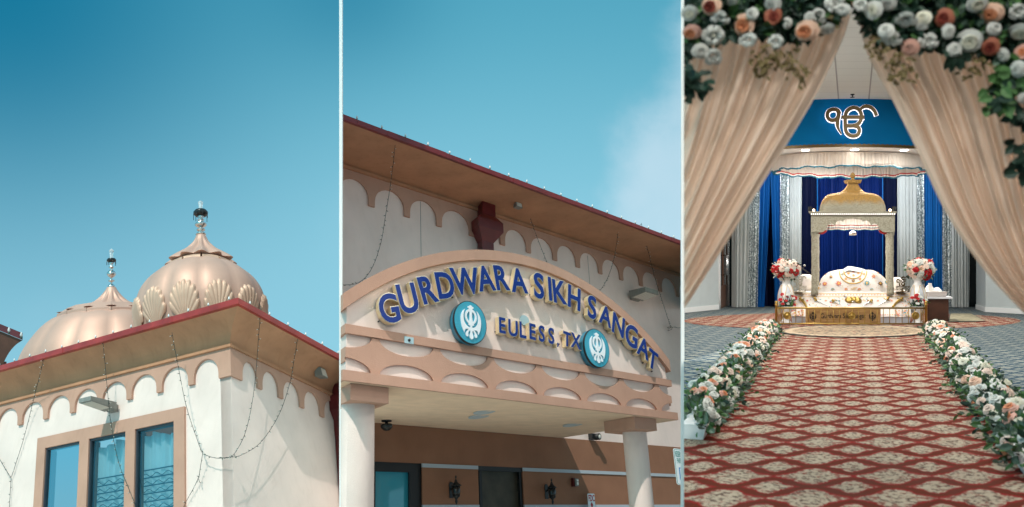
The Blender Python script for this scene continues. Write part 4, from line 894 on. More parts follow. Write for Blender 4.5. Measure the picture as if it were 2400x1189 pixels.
# ------------------------------------------------------------------ flowers
def rose_bm(seed, low=False):
    rr = random.Random(seed); mb = MB()
    J = lambda a: rr.uniform(1-a, 1+a)
    rings = [(5, 1.0, .02, 1.25), (5, .80, .26, .95), (4, .58, .46, .62), (3, .34, .56, .35)] if not low else [(5, .95, .2, 1.2), (4, .6, .5, .7)]
    star = seed >= 36
    if star: rings = [(6, 1.15, .10, 1.2), (5, .78, .30, .9)]
    for k, (n, rad, hh, op) in enumerate(rings):
        n = max(3, n+rr.choice((-1, 0, 0, 1))); rad *= J(.08)
        for i in range(n):
            t0 = 2*math.pi*(i+.5*(k % 2))/n+rr.uniform(-.15, .15); wd = math.pi/n*(1.35 if not star else .8); tl = rr.uniform(-.16, .16); rj = J(.14); f1 = rr.uniform(0, 6)
            def fn(s, t, rad=rad*rj, f1=f1, t0=t0, wd=wd, hh=hh, k=k, tl=tl):
                a = t0+(s-.5)*2*wd*(.45+.75*math.sin(min(1, t*1.1)*math.pi/2)); r = rad*(.22+.78*t**.8)*(1+.10*(t > .85))-.06*rad*abs(s-.5)*2
                z = -.30+(hh+.30)*(math.sin(t*math.pi*.62)/math.sin(math.pi*.62 if math.pi*.62 < math.pi/2 else math.pi/2))-.12*max(0, t-.8)*5*(1-k*.2)+tl*t
                return Vector((r*math.cos(a), r*math.sin(a), z-.12*abs(s-.5)**2*4*t+.07*t*t*math.sin(7*s+f1)))
            mb.grid(fn, 4, 4, mi=(0 if k < 2 else 1) if not low else min(k, 1))
    mb.mi = 1; mb.ball((0, 0, .12 if not low else .25), .17 if not low else .26, 8, 5); return mb
_RC = {}
def rose(parent, p, r, d, col, core=None, low=False, name='rose', lim=None):
    core = core or col; k = ((rnd.randrange(5) if col != 'fwhite' or low else rnd.randrange(8)), col, core, low)
    if k not in _RC:
        o = rose_bm(k[0]*7+1, low).build('rose', [col, core], recalc=False); _RC[k] = (o.data, o.location.copy()); bpy.data.objects.remove(o)
    me, off = _RC[k]; o = bpy.data.objects.new(name, me); COL.objects.link(o); o.parent = parent; o.rotation_mode = 'QUATERNION'
    q = Vector(d).to_track_quat('Z', 'Y') @ Vector((0, 0, 1)).to_track_quat('Z', 'Y'); o.rotation_quaternion = q; o.scale = (r*rnd.uniform(.86, 1.12), r*rnd.uniform(.86, 1.12), r*.9)
    o.location = Vector(p)+q @ (off*r)-WP[parent.name]; return o
def leaf(mb, p, d, up, l, w, mi):
    d = d.normalized(); s = d.cross(up); s = s.normalized() if s.length > .01 else Vector((1, 0, 0)); u = s.cross(d)
    a = [p, p+d*l*.3+s*w*.45+u*l*.08, p+d*l*.7+s*w*.4+u*l*.06, p+d*l, p+d*l*.7-s*w*.4+u*l*.06, p+d*l*.3-s*w*.45+u*l*.08, p+d*l*.5-u*l*.03]
    v = [mb.bm.verts.new(x) for x in a]
    for i in range(6):
        f = mb.bm.faces.new((v[i], v[(i+1) % 6], v[6])); f.material_index = mi
def rdir(rr, zb=0.): return Vector((rr.gauss(0, 1), rr.gauss(0, 1), rr.gauss(0, 1)+zb)).normalized()
CAMD = lambda p: (CAM-Vector(p)).normalized()
# ------------------------------------------------------------------ throne canopy (palki)
Yp = 20.9; q = pf(Yp); PC = 1998.6
T = thing('throne_canopy', 'gold and silver domed throne canopy on carved posts', 'canopy', at(PC, 690, 21.5)-Vector((0, 0, .0)))
def zA(x, y): return (1880+x*.14294, 390+y*.14294)
s21 = Yp/F; cx = at(PC, 0, Yp).x; cyy = 21.55
prof = [(560,745),(556,690),(545,625),(515,545),(465,475),(400,437),(330,420),(270,412),(215,395),(165,360),(125,315),(100,275),(88,240)]
pp = [(x*.14294*s21, H+(CY-(390+y*.14294))/F*Yp) for x, y in prof]; pp = [path(pp, i/40) for i in range(41)]
mb = MB()
def sq(t, n=5.0): c, s = abs(math.cos(t)), abs(math.sin(t)); return 1/((c**n+s**n)**(1/n))
mb.lathe([(r, z) for r, z in pp], (cx, cyy, 0), (0,0,1), (1,0,0), 64, lambda t, h: sq(t), sy=.62)
for v_ in mb.bm.verts: v_.co.x += AX*(v_.co.y-Yp)
mb = mb; mb.build('dome', 'palki', T)
z_ = lambda y: H+(CY-(390+y*.14294))/F*Yp
mb = MB(); w = 112*.14294*s21; cx += AX*(cyy-Yp)
for y0, y1, k in ((243, 228, .92), (228, 205, 1.0), (205, 185, 1.06)): mb.box(cx-w*k, cx+w*k, cyy-w*k*.7, cyy+w*k*.7, z_(y0), z_(y1))
mb.build('cap', 'palki', T)
mb = MB(); mb.lathe([(r*.14294*s21, z_(y)) for r, y in ((45,185),(30,172),(22,160),(24,150),(36,140),(40,120),(37,95),(24,70),(8,50),(.5,46))], (cx, cyy, 0), (0,0,1), (1,0,0), 18); mb.build('finial', 'palki', T)
def pA(pts): return [zA(*p) for p in pts]
mb = MB(); mb.prism(q, pA([(105,742),(1553,742),(1545,765),(1520,778),(140,778),(115,765)]), -1.15, .06); mb.prism(q, pA([(128,778),(1530,778),(1522,800),(138,800)]), -1.1, .015); mb.build('cornice', 'palki', T)
mb = MB()
for k in range(44): x = 150+k*31.6; mb.prism(q, pA([(x,775),(x+15,775),(x+15,790),(x,790)]), .016, .035)
mb.build('led_strip', 'led', T)
half = [(145,800),(145,1080),(262,1085),(330,1075),(375,1045),(398,1015),(415,975),(440,948),(480,935),(515,948),(535,975),(548,930),(580,895),(620,885),(655,898),(670,912),(685,880),(720,865),(770,866),(800,862),(835,848)]
poly = half+[(1665-x, y) for x, y in half[::-1][1:]]
fx = sorted(set([p[0] for p in poly])); fb = []
for a_, b_ in poly:
    if not fb or a_ > fb[-1][0]: fb.append((a_, b_))
    elif a_ == fb[-1][0]: fb[-1] = (a_, max(b_, fb[-1][1]))
ft = [(a_, 800) for a_, b_ in fb]
mb = MB(); mb.strip(q, pA(ft), pA(fb), -.10, .0); mb.build('foil_arch', 'palki', T)
mb = MB(); mb.strip(q, pA(ft), pA(fb), -1.12, -1.06); mb.boxf(q, 1902, 1907, 505, 545, -1.06, -.1); mb.boxf(q, 2091, 2096, 505, 545, -1.06, -.1); mb.build('side_panels', 'palki', T)
mb = MB()
def vf(s, t):
    x = lerp(400, 1275, s); y = lerp(820, 1038+6*math.sin(24*s), t); p = q.P(*zA(x, y), -.14+.018*math.sin(90*s)+.012*math.sin(57*s)); return p
mb.grid(vf, 160, 4); mb.build('inner_valance', 'valance', T)
for nm, y0, y1, m in (('red_stripe', 958, 972, 'redtrim'), ('teal_stripe', 996, 1005, 'tealtrim'), ('lower_red_stripe', 1012, 1020, 'redtrim'), ('lower_teal_stripe', 1034, 1046, 'tealtrim')):
    mb = MB(); mb.grid(lambda s, t: vf(s, (lerp(y0, y1, t)-820)/218)+Vector((0, -.008, 0)), 100, 1); mb.build(nm, m, T)
for sgn in (0, 1):
    pts = [(238,1085),(330,1078),(378,1045),(405,1045),(380,1085),(330,1108),(238,1108)]
    if sgn: pts = [(1665-x, y) for x, y in pts]
    mb = MB(); mb.prism(q, pA(pts), -.3, -.11); mb.build('red_lining', 'redtrim', T)
for x, dy in ((1908.8, 0), (2087.3, 0), (1908.8, 1), (2087.3, 1)):
    p = at(x, 545, Yp); e_ = .10+dy*.95; p.y += e_; p.x += e_*AX; zt, zb = H+(CY-543)/F*Yp, .70
    mb = MB(); r = .080; n = 26; prf = [(r*1.05, zb), (r*1.05, zb+.10), (r*.95, zb+.12)]
    for i in range(n): z = lerp(zb+.14, zt-.12, i/(n-1)); prf.append((r*(.93+.03*math.cos(i*1.9)+(.13 if i % 9 == 0 else 0)), z))
    prf += [(r*1.0, zt-.1), (r*1.12, zt-.06), (r*1.12, zt)]
    mb.lathe(prf, (p.x, p.y, 0), (0,0,1), (1,0,0), 16); mb.build('post', 'palki', T)
p = q.P(*zA(831, 1085), -.45); T2 = thing('hanging_ornament', 'small gold bell shaped ornament hanging under the throne canopy arch', 'ornament', p)
mb = MB(); s = .14294*s21; mb.lathe([(56*s, -38*s), (58*s, -20*s), (50*s, 15*s), (28*s, 35*s), (6*s, 42*s)], p, (0,0,1), (1,0,0), 18); mb.build('bell', 'whitetrim', T2)
mb = MB(); mb.lathe([(58*s, -22*s), (60*s, -18*s), (59*s, -12*s)], p, (0,0,1), (1,0,0), 18); mb.tube([p+Vector((0,0,40*s)), p+Vector((0,0,.35))], .008, 5); mb.build('chain', 'brass', T2)
mb = MB()
for k in range(7): x = -33+k*11; mb.boxf(Fr(p, Vector((s,0,0)), Vector((0,0,s)), Vector((0,-1,0))), x, x+6, -18+4*(k % 3), 10-3*(k % 2), .5*s*110, .5*s*118)
mb.build('marking', 'brownthread', T2)
for x, lab in ((186, 'small lit spot lamp on the left end of the canopy cornice'), (1446, 'small lit spot lamp on the right end of the canopy cornice')):
    p = q.P(*zA(x, 716), -.1); T3 = thing('spot_lamp', lab, 'lamp', p, 'spot lamps on the throne canopy')
    mb = MB(); mb.ball(p, .028, 10, 6); mb.build('bulb', 'warm', T3)
    dx = -58 if x < 800 else 68; c = q.P(*zA(x+dx, 690), -.1)
    mb = MB(); mb.box(c.x-.035, c.x+.035, c.y-.04, c.y+.05, c.z-.05, c.z+.05); mb.box(c.x-.02, c.x+.02, c.y-.03, c.y+.03, c.z-.12, c.z-.05); mb.tube([c+Vector((0,0,-.11)), Vector((p.x, p.y, c.z-.11)), p], .008, 5); mb.build('housing', 'black', T3)
# ------------------------------------------------------------------ covered platform
def slope(): 
    A, B = at(1860, 742.5, 20.45), at(1860, 685, 21.15); V = (A-B); V.x = 0; return B, V
Btop, Vd = slope(); x0 = lambda px, Y: (px-CX)/F*Y
SL = Fr(Vector((0, Btop.y, Btop.z)), Vector((1, 0, 0)), Vd.normalized(), Vector((0, -Vd.z, Vd.y)).normalized()*(-1)); SL.W = Vector((0, Vd.z, -Vd.y)).normalized()
T = thing('throne_platform', 'low platform draped in cream embroidered cloth under the throne canopy', 'platform', (x0(1998, 21.3), 21.3, .012))
xa, xb = x0(1862, 21.15), x0(2131, 21.15)
pq = pf(21.15); mb = MB(); mb.prism(pq, [(1864, 686), (2129, 686), (2129, 756.5), (1864, 756.5)], -2.1, -.02); mb.build('base', 'greycloth', T)
pq = pf(20.5); mb = MB(); mb.prism(pq, [(1856, 738), (2133, 738), (2133, 760.3), (1856, 760.3)], -.6, 0); mb.build('skirt', 'greycloth', T)
pq = pf(21.15); mb = MB(); mb.prism(pq, [(1862, 685), (2131, 685), (2131, 687.4), (1862, 687.4)], -2.2, 0); mb.build('top_cloth', 'rumala', T)
mb = MB(); L_ = Vd.length; xc = x0(1906, 20.45)
mb.grid(lambda s, t: SL.P(lerp(lerp(xa, x0(1852, 20.45), t), lerp(xb, x0(2136, 20.45), t), s), L_*t, .012*math.sin(3*s+t)+.01*math.sin(40*s)*t**2), 60, 8); mb.build('front_cloth', 'rumala', T)
def emb(fr_fn, name, par, items):
    """embroidered motifs: each item (kind, px, py, radius px, material)"""
    by = {}
    for it in items: by.setdefault(it[4], []).append(it)
    for m, its in by.items():
        mb = MB()
        for kd, x, y, r, _ in its:
            n = 16; pts = []
            for i in range(n):
                t = 2*math.pi*i/n; rad = r*(1 if i % 2 == 0 else .55) if kd == 'star' else r
                pts.append((x+rad*math.cos(t), y+rad*math.sin(t)*.9))
            c = fr_fn(x, y); vs = [fr_fn(*p) for p in pts]
            for i in range(n): mb.face([c, vs[i], vs[(i+1) % n]])
        o = mb.build(name, m, par); o['kind'] = 'stuff'
er = random.Random(5)
cols = ['peach', 'tealthread', 'redthread', 'mustard', 'peach']
it = [('star', 1875+k*7.0, 691, 1.9, 'peach') for k in range(36)]
it += [('disc', 1869+er.uniform(0, 260), er.uniform(697, 720), er.uniform(.7, 1.5), er.choice(cols)) for _ in range(70)]
it += [('star', x, 705, 3.2, c) for x, c in ((1935,'peach'),(2058,'peach'),(1967,'tealthread'),(2035,'redthread'),(1912,'tealthread'),(2090,'peach'),(1892,'redthread'),(2108,'redthread'))]
it += [('star', 1856+er.uniform(0, 30), er.uniform(727, 741), 2.2, er.choice(cols)) for _ in range(26)]+[('star', 2098+er.uniform(0, 34), er.uniform(727, 741), 2.2, er.choice(cols)) for _ in range(26)]+[('star', 2064+k*5.5, 738, 2.0, er.choice(cols)) for k in range(7)]
for px_ in (1862, 2127): it += [('disc', px_+er.uniform(-4, 4), y, 1.6, er.choice(cols)) for y in range(700, 742, 4)]
emb(lambda x, y: SL.px(x, y, .022), 'embroidery', T, it)
mb = MB()
for y in (687.6, 695): mb.face([SL.px(1862, y, .02), SL.px(2131, y, .02), SL.px(2131, y+1.0, .02), SL.px(1862, y+1.0, .02)])
mb.build('gold_edging', 'mustard', T)
# covered scripture mound
T = thing('covered_scripture', 'mound covered by an embroidered cream cloth beneath the throne canopy', 'covered book', (x0(1998, 21.5), 21.6, Btop.z))
def zm(x, y): return (1800+x*.20182, 560+y*.20182)
top = [(560,622),(566,590),(590,530),(625,455),(700,388),(770,365),(860,358),(960,357),(1060,358),(1150,362),(1240,376),(1325,425),(1375,480),(1392,540),(1398,622)]
def mtop(s): x, y = path(top, s); x, y = zm(x, y); return x, y
Y0, Y1 = 21.2, 22.2
def mound(s, t):
    x, y = mtop(s); Yt = lerp(Y0, Y1, .5); zt = H+(CY-y)/F*Yt; k = math.sin(math.pi*min(1, max(0, t)))**.55
    Yq = lerp(Y0, Y1, t); X = (x-CX)/F*Yt; ex = (X-x0(1997, Yt)); X = x0(1997, Yt)+ex*(1+.03*(1-k))+AX*(Yq-Yt)
    return Vector((X, Yq, lerp(Btop.z+.004, max(Btop.z+.01, zt), k)+.008*math.sin(9*s*3+4*t)*k))
mb = MB(); mb.grid(mound, 70, 24); mb.build('cloth', 'rumala', T)
def mhit(px, py):
    best = None; lo, hi = 0., 1.
    for _ in range(22):
        m = (lo+hi)/2; x, y = mtop(m); lo, hi = (m, hi) if x < px else (lo, m)
    s = lo; a, b = 0.003, .5
    for _ in range(22):
        m = (a+b)/2; p = mound(s, m); yy = CY-(p.z-H)/p.y*F; a, b = (m, b) if yy > py else (a, m)
    p = mound(s, a); return p+Vector((0, -.012, .006))
it = []
for x, y, r, c in ((668,525,30,'redthread'),(825,520,33,'redthread'),(1140,515,33,'tealthread'),(1292,520,30,'brownthread'),(735,443,20,'brownthread'),(1222,438,22,'redthread'),(762,590,22,'tealthread'),(908,588,22,'redthread'),(1055,590,22,'redthread'),(1192,592,20,'tealthread'),(905,465,20,'peach'),(988,490,20,'brownthread'),(1065,465,18,'peach'),(1110,410,18,'peach'),(865,412,18,'tealthread'),(935,400,20,'peach'),(990,380,18,'redthread'),(1045,400,18,'peach'),(990,425,18,'peach'),(592,575,26,'mustard'),(605,530,20,'brownthread'),(1365,505,24,'tealthread'),(1378,560,24,'peach'),(665,410,18,'peach'),(1275,395,14,'peach')):
    it.append(('star', *zm(x, y), r*.20182*1.1, c)); it.append(('disc', *zm(x, y), r*.2*.42, 'mustard'))
for _ in range(46):
    a, b = er.uniform(600, 1370), er.uniform(400, 605); it.append(('disc', *zm(a, b), .9, 'mustard'))
emb(mhit, 'embroidery', T, [i for i in it if i[0] == 'star']); 
emb(lambda x, y: mhit(x, y)+Vector((0, -.004, .002)), 'gold_dots', T, [i for i in it if i[0] == 'disc'])
mb = MB()
for rx, ry in ((158, 150), (105, 92)):
    pts = [mhit(*zm(985+rx*math.cos(math.pi*i/30), 372+ry*math.sin(math.pi*i/30))) for i in range(31)]; mb.tube(pts, .013, 5)
mb.build('gold_border', 'mustard', T)
vs, fs, bb = glyph_mesh('ੴ', .0); mb = MB(); mb.glyph('ੴ', lambda x, y, w: mhit(*zm(960+(x-bb[0])*48, 618-(y-bb[2])*62))+Vector((0, -.004, 0)), 0, 0, .01, sides=False); mb.build('gold_symbol', 'mustard', T)
mb = MB()
fold = [(860,365),(900,335),(935,318),(990,325),(1060,338),(1110,352),(1150,368)]
mb.grid(lambda s, t: Vector((x0(zm(*path(fold, s))[0], 21.75)+AX*(lerp(21.45, 22.1, t)-21.75), lerp(21.45, 22.1, t), H+(CY-zm(*path(fold, s))[1])/F*21.75-(.10*abs(t-.5)*2)**1.0-.0)), 24, 8); mb.build('white_fold', 'drapewhite', T)
def cushion(label, pts, Y, m='rumala'):
    T = thing('bolster', label, 'cushion', (x0(pts[0][0], Y), Y, Btop.z)); xs = [p[0] for p in pts]; yt = min(p[1] for p in pts); yb = max(p[1] for p in pts); c = at((min(xs)+max(xs))/2, (yt+yb)/2, Y); s = Y/F
    mb = MB(); mb.grid(lambda u, v: c+Vector((math.copysign(abs(math.cos(2*math.pi*u))**.6, math.cos(2*math.pi*u))*(max(xs)-min(xs))/2*s*math.sin(math.pi*v)**.45, .28*math.copysign(abs(math.sin(2*math.pi*u))**.7, math.sin(2*math.pi*u))*math.sin(math.pi*v)**.5, -math.cos(math.pi*v)*(yb-yt)/2*s)), 32, 12); mb.build('cover', m, T)
    mb = MB(); mb.tube([c+Vector(((max(xs)-min(xs))/2*s*math.cos(t)*.9, -.1, (yb-yt)/2*s*math.sin(t)*.95)) for t in [math.pi*(.15+.7*i/16) for i in range(17)]], .014, 5); mb.build('edging', 'mustard', T)
cushion('cream bolster cushion left of the mound behind the left canopy post', [(1876, 643), (1903, 683)], 22.5)
cushion('cream bolster cushion right of the mound behind the right canopy post', [(2083, 650), (2112, 683)], 22.5)
# ------------------------------------------------------------------ swords and shield on the front cloth
def on(x, y, w=.03): return SL.px(*zm(x, y), w)
def sword(label, h, t, bend, gold):
    T = thing('sword', label, 'sword', on(*h)); A, B = Vector(h), Vector(t); n = Vector((-(B-A).y, (B-A).x)).normalized()*bend
    f = lambda k: on(*(A.lerp(B, k)+n*math.sin(math.pi*k)), .045)
    mb = MB(); mb.tube([f(.22+.78*i/14) for i in range(15)], (lambda k: .022*(1-.8*k)) if not gold else (lambda k: .036*(1-.3*k)), 6); mb.build('scabbard' if gold else 'blade', 'brass' if gold else 'silver', T)
    mb = MB(); mb.tube([f(.0), f(.08), f(.22)], .026, 6); a, b = f(.2), f(.02); v = (on(*(A.lerp(B, .2)+n*2.2), .05)-a); v = v.normalized()*.07 if v.length > 0 else Vector((.07, 0, 0)); sd = (f(.3)-f(.0)).normalized().cross(SL.W).normalized()*.075
    mb.tube([a-sd, a, a+sd], .014, 5); mb.ball(b, .035, 8, 5); mb.build('hilt', 'brass', T)
sword('gold sheathed sword at the far left of the front cloth', (372, 690), (448, 792), -8, True)
sword('silver curved sword second from the left on the front cloth', (540, 688), (692, 778), 10, False)
sword('short thin dagger just left of the gold shield', (750, 712), (858, 776), 3, False)
sword('short thin dagger just right of the gold shield', (1205, 712), (1097, 776), -3, False)
sword('silver curved sword second from the right on the front cloth', (1398, 684), (1282, 778), -10, False)
sword('gold sheathed sword at the far right of the front cloth', (1560, 688), (1450, 792), 8, True)
T = thing('shield', 'gold embossed shield with crossed blades in the middle of the front cloth', 'shield', on(990, 715))
c = on(990, 715, .02); mb = MB()
for dx in (-48, 0, 48):
    mb.lathe([(.105, 0), (.10, .03), (.06, .06), (.005, .075)], on(990+dx, 718-(8 if dx == 0 else 0), .015), SL.W, (1,0,0), 16)
mb.build('bosses', 'brass', T)
mb = MB(); mb.tube([on(880, 662, .03), on(1010, 735, .05)], .012, 5); mb.tube([on(1095, 665, .03), on(970, 735, .05)], .012, 5); mb.build('blades', 'silver', T)
# ------------------------------------------------------------------ small gold ornaments
def ornament(label, xc, yb, wpx, m, Y=21.0):
    q = pf(Y); T = thing('ek_onkar_ornament', label, 'ornament', at(xc, yb, Y), 'standing Ek Onkar ornaments')
    vs, fs, bb = glyph_mesh('ੴ', .03); s = wpx/(bb[1]-bb[0])
    mb = MB(); mb.glyph('ੴ', lambda x, y, w: q.P(xc+(x-(bb[0]+bb[1])/2)*s, yb-16-(y-bb[2])*s*1.25, w), 0, .035, .03); mb.build('symbol', m, T)
    vs, fs, b2 = glyph_mesh('ਵਾਹਿਗੁਰੂ', .02); s2 = wpx*1.06/(b2[1]-b2[0])
    mb = MB(); mb.glyph('ਵਾਹਿਗੁਰੂ', lambda x, y, w: q.P(xc+(x-(b2[0]+b2[1])/2)*s2, yb-5-(y-b2[2])*s2*1.3+2, w), 0, .03, .02); mb.build('lettering', m, T)
    mb = MB(); p = at(xc, yb, Y); mb.lathe([(.16, Btop.z+.004), (.16, Btop.z+.02), (.03, Btop.z+.03), (.02, p.z+.12)], (p.x, p.y+.02, 0), (0,0,1), (1,0,0), 16); mb.build('foot', m, T)
M['palegold'] = mat('pale brushed gold', (.50, .46, .36), .4, .5)
ornament('pale gold Ek Onkar ornament left of the mound beside the left vase', 1875, 686, 30, 'palegold')
ornament('bright gold Ek Onkar ornament right of the mound beside the right vase', 2116, 687, 31, 'brassdark')
# ------------------------------------------------------------------ vases, bouquets, small stands
def vase(label, pxc, Y):
    c = at(pxc, 0, Y); s = Y/F; T = thing('floor_vase', label, 'vase', (c.x, Y, .008), 'tall white vases beside the platform')
    zz_ = lambda y: max(.008, H+(CY-y)/F*Y); pr = [(13,761),(13.5,757),(10,752),(7,745),(9,737),(15,722),(18,706),(18.2,694),(16.5,682),(12,670),(8.6,664),(8.2,660),(9.5,656),(14,652)]
    pr2 = [(r*s, zz_(y)) for r, y in pr]; pp = [path(pr2, i/40) for i in range(41)]
    mb = MB(); mb.lathe([(r, z) for r, z in pp], (c.x, Y, 0), (0,0,1), (1,0,0), 28); mb.build('body', 'vase', T)
    for k, t0 in enumerate((-1.57-1.2, -1.57, -1.57+1.2)):
        mb = MB()
        def fn(u, v):
            z = lerp(zz_(738), zz_(668), v); r = 0
            for i in range(40):
                if pp[i][1] <= z <= pp[i+1][1]: r = lerp(pp[i][0], pp[i+1][0], (z-pp[i][1])/(pp[i+1][1]-pp[i][1]+1e-9))
            hw = .42*math.sin(math.pi*v)**.6; t = t0+(u-.5)*2*hw; return Vector((c.x+math.cos(t)*(r+.006), Y+math.sin(t)*(r+.006), z))
        mb.grid(fn, 8, 16); mb.build('quilted_panel', 'vasequilt', T)
        mb = MB(); mb.tube([fn(0, i/20)for i in range(21)]+[fn(1, 1-i/20) for i in range(21)], .006, 4, close=True); mb.build('gold_line', 'mustard', T)
def bouquet(label, pxc, pyc, rx, ry, Y, seed, cat='bouquet', stem=None):
    rr = random.Random(seed); c = at(pxc, pyc, Y); s = Y/F; T = thing('flower_bouquet', label, cat, (c.x, Y, c.z-ry*s), 'bouquets in the tall white vases'); fm = MB()
    ax, az = rx*s, ry*s; pts = []
    for _ in range(600):
        d = rdir(rr); 
        if d.y > .45: continue
        if all((d-p).length > .34 for p in pts): pts.append(d)
        if len(pts) > 46: break
    cols = ['fwhite']*5+['fred']*2+['fblush']*3+['fpeach']
    for d in pts:
        p = c+Vector((d.x*ax, d.y*ax*.8, d.z*az))*rr.uniform(.82, 1.0); co = rr.choice(cols); rose(T, p, rr.uniform(.062, .088)*(1.15 if co == 'fred' else 1), (d+CAMD(p)*.5).normalized(), co, None, True)
    for _ in range(26):
        d = rdir(rr)
        if d.y > .3: continue
        p = c+Vector((d.x*ax, d.y*ax*.8, d.z*az))*rr.uniform(.9, 1.08); rose(T, p, rr.uniform(.025, .038), d, rr.choice(['fpink', 'fblush', 'fwhite']), None, True, 'bud')
    for _ in range(170):
        d = rdir(rr); p = c+Vector((d.x*ax, d.y*ax*.8, d.z*az))*rr.uniform(.6, 1.0); leaf(fm, p, d+Vector((0, 0, -.2)), rdir(rr), rr.uniform(.06, .13), .05, rr.choice((0, 1, 1, 2)))
    for _ in range(24):
        d = rdir(rr, .3); p = c+Vector((d.x*ax, d.y*ax*.6, d.z*az))*.9; e = p+d*rr.uniform(.05, .13); fm.mi = 3; fm.tube([p, e], .004, 3); fm.ball(e, .014, 5, 3); fm.mi = 0
    fm.mi = 1; fm.tube([c, c-Vector((0, 0, az*1.15))], .06, 8)
    fm.build('foliage', ['leafd', 'leafm', 'leaf3', 'fwhite'], T, recalc=False)
vase('tall white baluster vase left of the platform', 1842, 20.7); bouquet('red, blush and white bouquet in the left tall white vase', 1843, 632, 31, 25, 20.7, 1)
vase('tall white baluster vase right of the platform', 2151, 20.7); bouquet('red, peach and white bouquet in the right tall white vase', 2157, 631, 31, 25, 20.7, 2)
def rose_pot(label, pxc, seed, lab2):
    Y = 20.3; c = at(pxc, 716, Y); s = Y/F; rr = random.Random(seed); T = thing('pedestal_pot', lab2, 'flower pot', (c.x, Y, .008), 'white pedestal pots behind the brass railing')
    mb = MB(); z = [H+(CY-y)/F*Y for y in (762, 756, 748, 738, 726, 719)]; mb.lathe([(.085, .009), (.09, z[1]), (.045, z[2]), (.05, z[3]), (.10, z[4]), (.14, z[5])], (c.x, Y, 0), (0,0,1), (1,0,0), 20); mb.build('pot', 'vase', T)
    B = thing('rose_bunch', label, 'bouquet', (c.x, Y, z[5]), 'small rose bunches behind the brass railing'); fm = MB()
    for k in range(15):
        a = rr.uniform(0, 6.28); r = rr.uniform(.02, .2); h = rr.uniform(.06, .34)*(1.15-r*2); p = Vector((c.x+math.cos(a)*r*1.05, Y-abs(math.sin(a))*r*.6, z[5]+h)); co = 'fred' if k % 5 not in (1, 3) else 'fwhite'
        rose(B, p, rr.uniform(.042, .055), Vector((math.cos(a)*.5, -.7, .8)).normalized(), co, None, True); fm.tube([Vector((c.x, Y, z[5]-.02)), p-Vector((0, 0, .02))], .006, 4)
    for _ in range(110):
        a = rr.uniform(0, 6.28); r = rr.uniform(.02, .21); p = Vector((c.x+math.cos(a)*r, Y+math.sin(a)*r*.6, z[5]+rr.uniform(-.03, .12))); leaf(fm, p, rdir(rr, .8), rdir(rr), rr.uniform(.06, .11), .04, rr.choice((0, 0, 1, 2)))
    fm.build('foliage', ['leafd', 'leafm', 'leaf3'], B, recalc=False)
rose_pot('red and white rose bunch behind the left end of the brass railing', 1844, 11, 'low white pedestal pot behind the left end of the brass railing')
rose_pot('red and white rose bunch behind the right end of the brass railing', 2152, 12, 'low white pedestal pot behind the right end of the brass railing')
p = at(1884, 622, 22.0); T = thing('fly_whisk', 'dark stemmed fly whisk with white ball beside the left vase', 'fly whisk', p)
mb = MB(); mb.tube([at(1899, 642, 22), at(1881, 630, 22), at(1876, 628, 22)], .018, 6); mb.tube([at(1881, 632, 22), at(1885, 624, 22)], .01, 5); mb.build('stem', 'black', T); mb = MB(); mb.ball(at(1885.5, 622.5, 22), .03, 10, 6); mb.build('ball', 'silver', T)
# ------------------------------------------------------------------ brass railing, wooden board
Yr = 19.86; q = pf(Yr); T = thing('brass_railing', 'low brass railing with round medallions in front of the throne platform', 'railing', at(1998, 765, Yr))
zr = lambda y: H+(CY-y)/F*Yr; xr = lambda x: (x-CX)/F*Yr
rails = ((722.3, .021), (759, .019))
for y, r in rails: mb = MB(); mb.tube([(xr(1821), Yr, zr(y)), (xr(2169), Yr, zr(y))], r, 12); mb.build('rail', 'brass', T)
for x, top in ((1819.5, 712), (2170.5, 704)):
    mb = MB(); mb.lathe([(.030, .024), (.030, zr(716)), (.038, zr(715)), (.038, zr(713)), (.022, zr(712)), (.034, zr(709.5)), (.030, zr(707)), (.008, zr(705))] if 1 else 0, (xr(x), Yr, 0), (0,0,1), (1,0,0), 14); mb.build('post', 'brass', T)
    e = at(x, 0, Yr); bx = e.x+(.06 if x < 2000 else -.06)+.9*AX
    mb = MB()
    for y, r in rails: mb.tube([(e.x, Yr, zr(y)), (bx, Yr+.9, zr(y))], r*.8, 8)
    for k in range(1, 5): f = k/5; mb.tube([(lerp(e.x, bx, f), Yr+.9*f, zr(722)), (lerp(e.x, bx, f), Yr+.9*f, zr(759))], .008, 6)
    mb.tube([(bx, Yr+.9, .01), (bx, Yr+.9, zr(714))], .028, 8); mb.build('side_rail', 'brass', T)
for k in range(23): x = 1836+k*14.65; mb = MB(); mb.tube([(xr(x), Yr, zr(722)), (xr(x), Yr, zr(759))], .0085, 6); mb.build('baluster', 'brass', T)
for x in (1844, 1995, 2144):
    c = at(x, 740, Yr); c.y -= .03; mb = MB(); mb.lathe([(.088, 0), (.09, .012), (.078, .024), (.074, .014), (.05, .016), (.03, .03), (.004, .036)], c, (0,-1,0), (1,0,0), 24)
    mb.lathe([(.085, 0), (.02, -.004)], c, (0,-1,0), (1,0,0), 24)
    for k in range(10): a = 2*math.pi*k/10; mb.ball(c+Vector((.055*math.cos(a), -.016, .055*math.sin(a))), .013, 6, 4)
    mb.build('medallion', 'brass', T)
Yb = 20.02; q = pf(Yb); T = thing('wooden_board', 'pale wooden board lettered Gurdwara Sikh Sangat behind the brass railing', 'sign', at(1976, 758, Yb))
mb = MB(); mb.prism(q, [(1888, 722.8), (2064, 722.8), (2064, 758), (1888, 758)], -.06, 0); mb.build('board', 'wood', T)
tx = 'Gurdwara Sikh Sangat'; vs, fs, bb = glyph_mesh(tx, .012); s = 105/(bb[1]-bb[0])
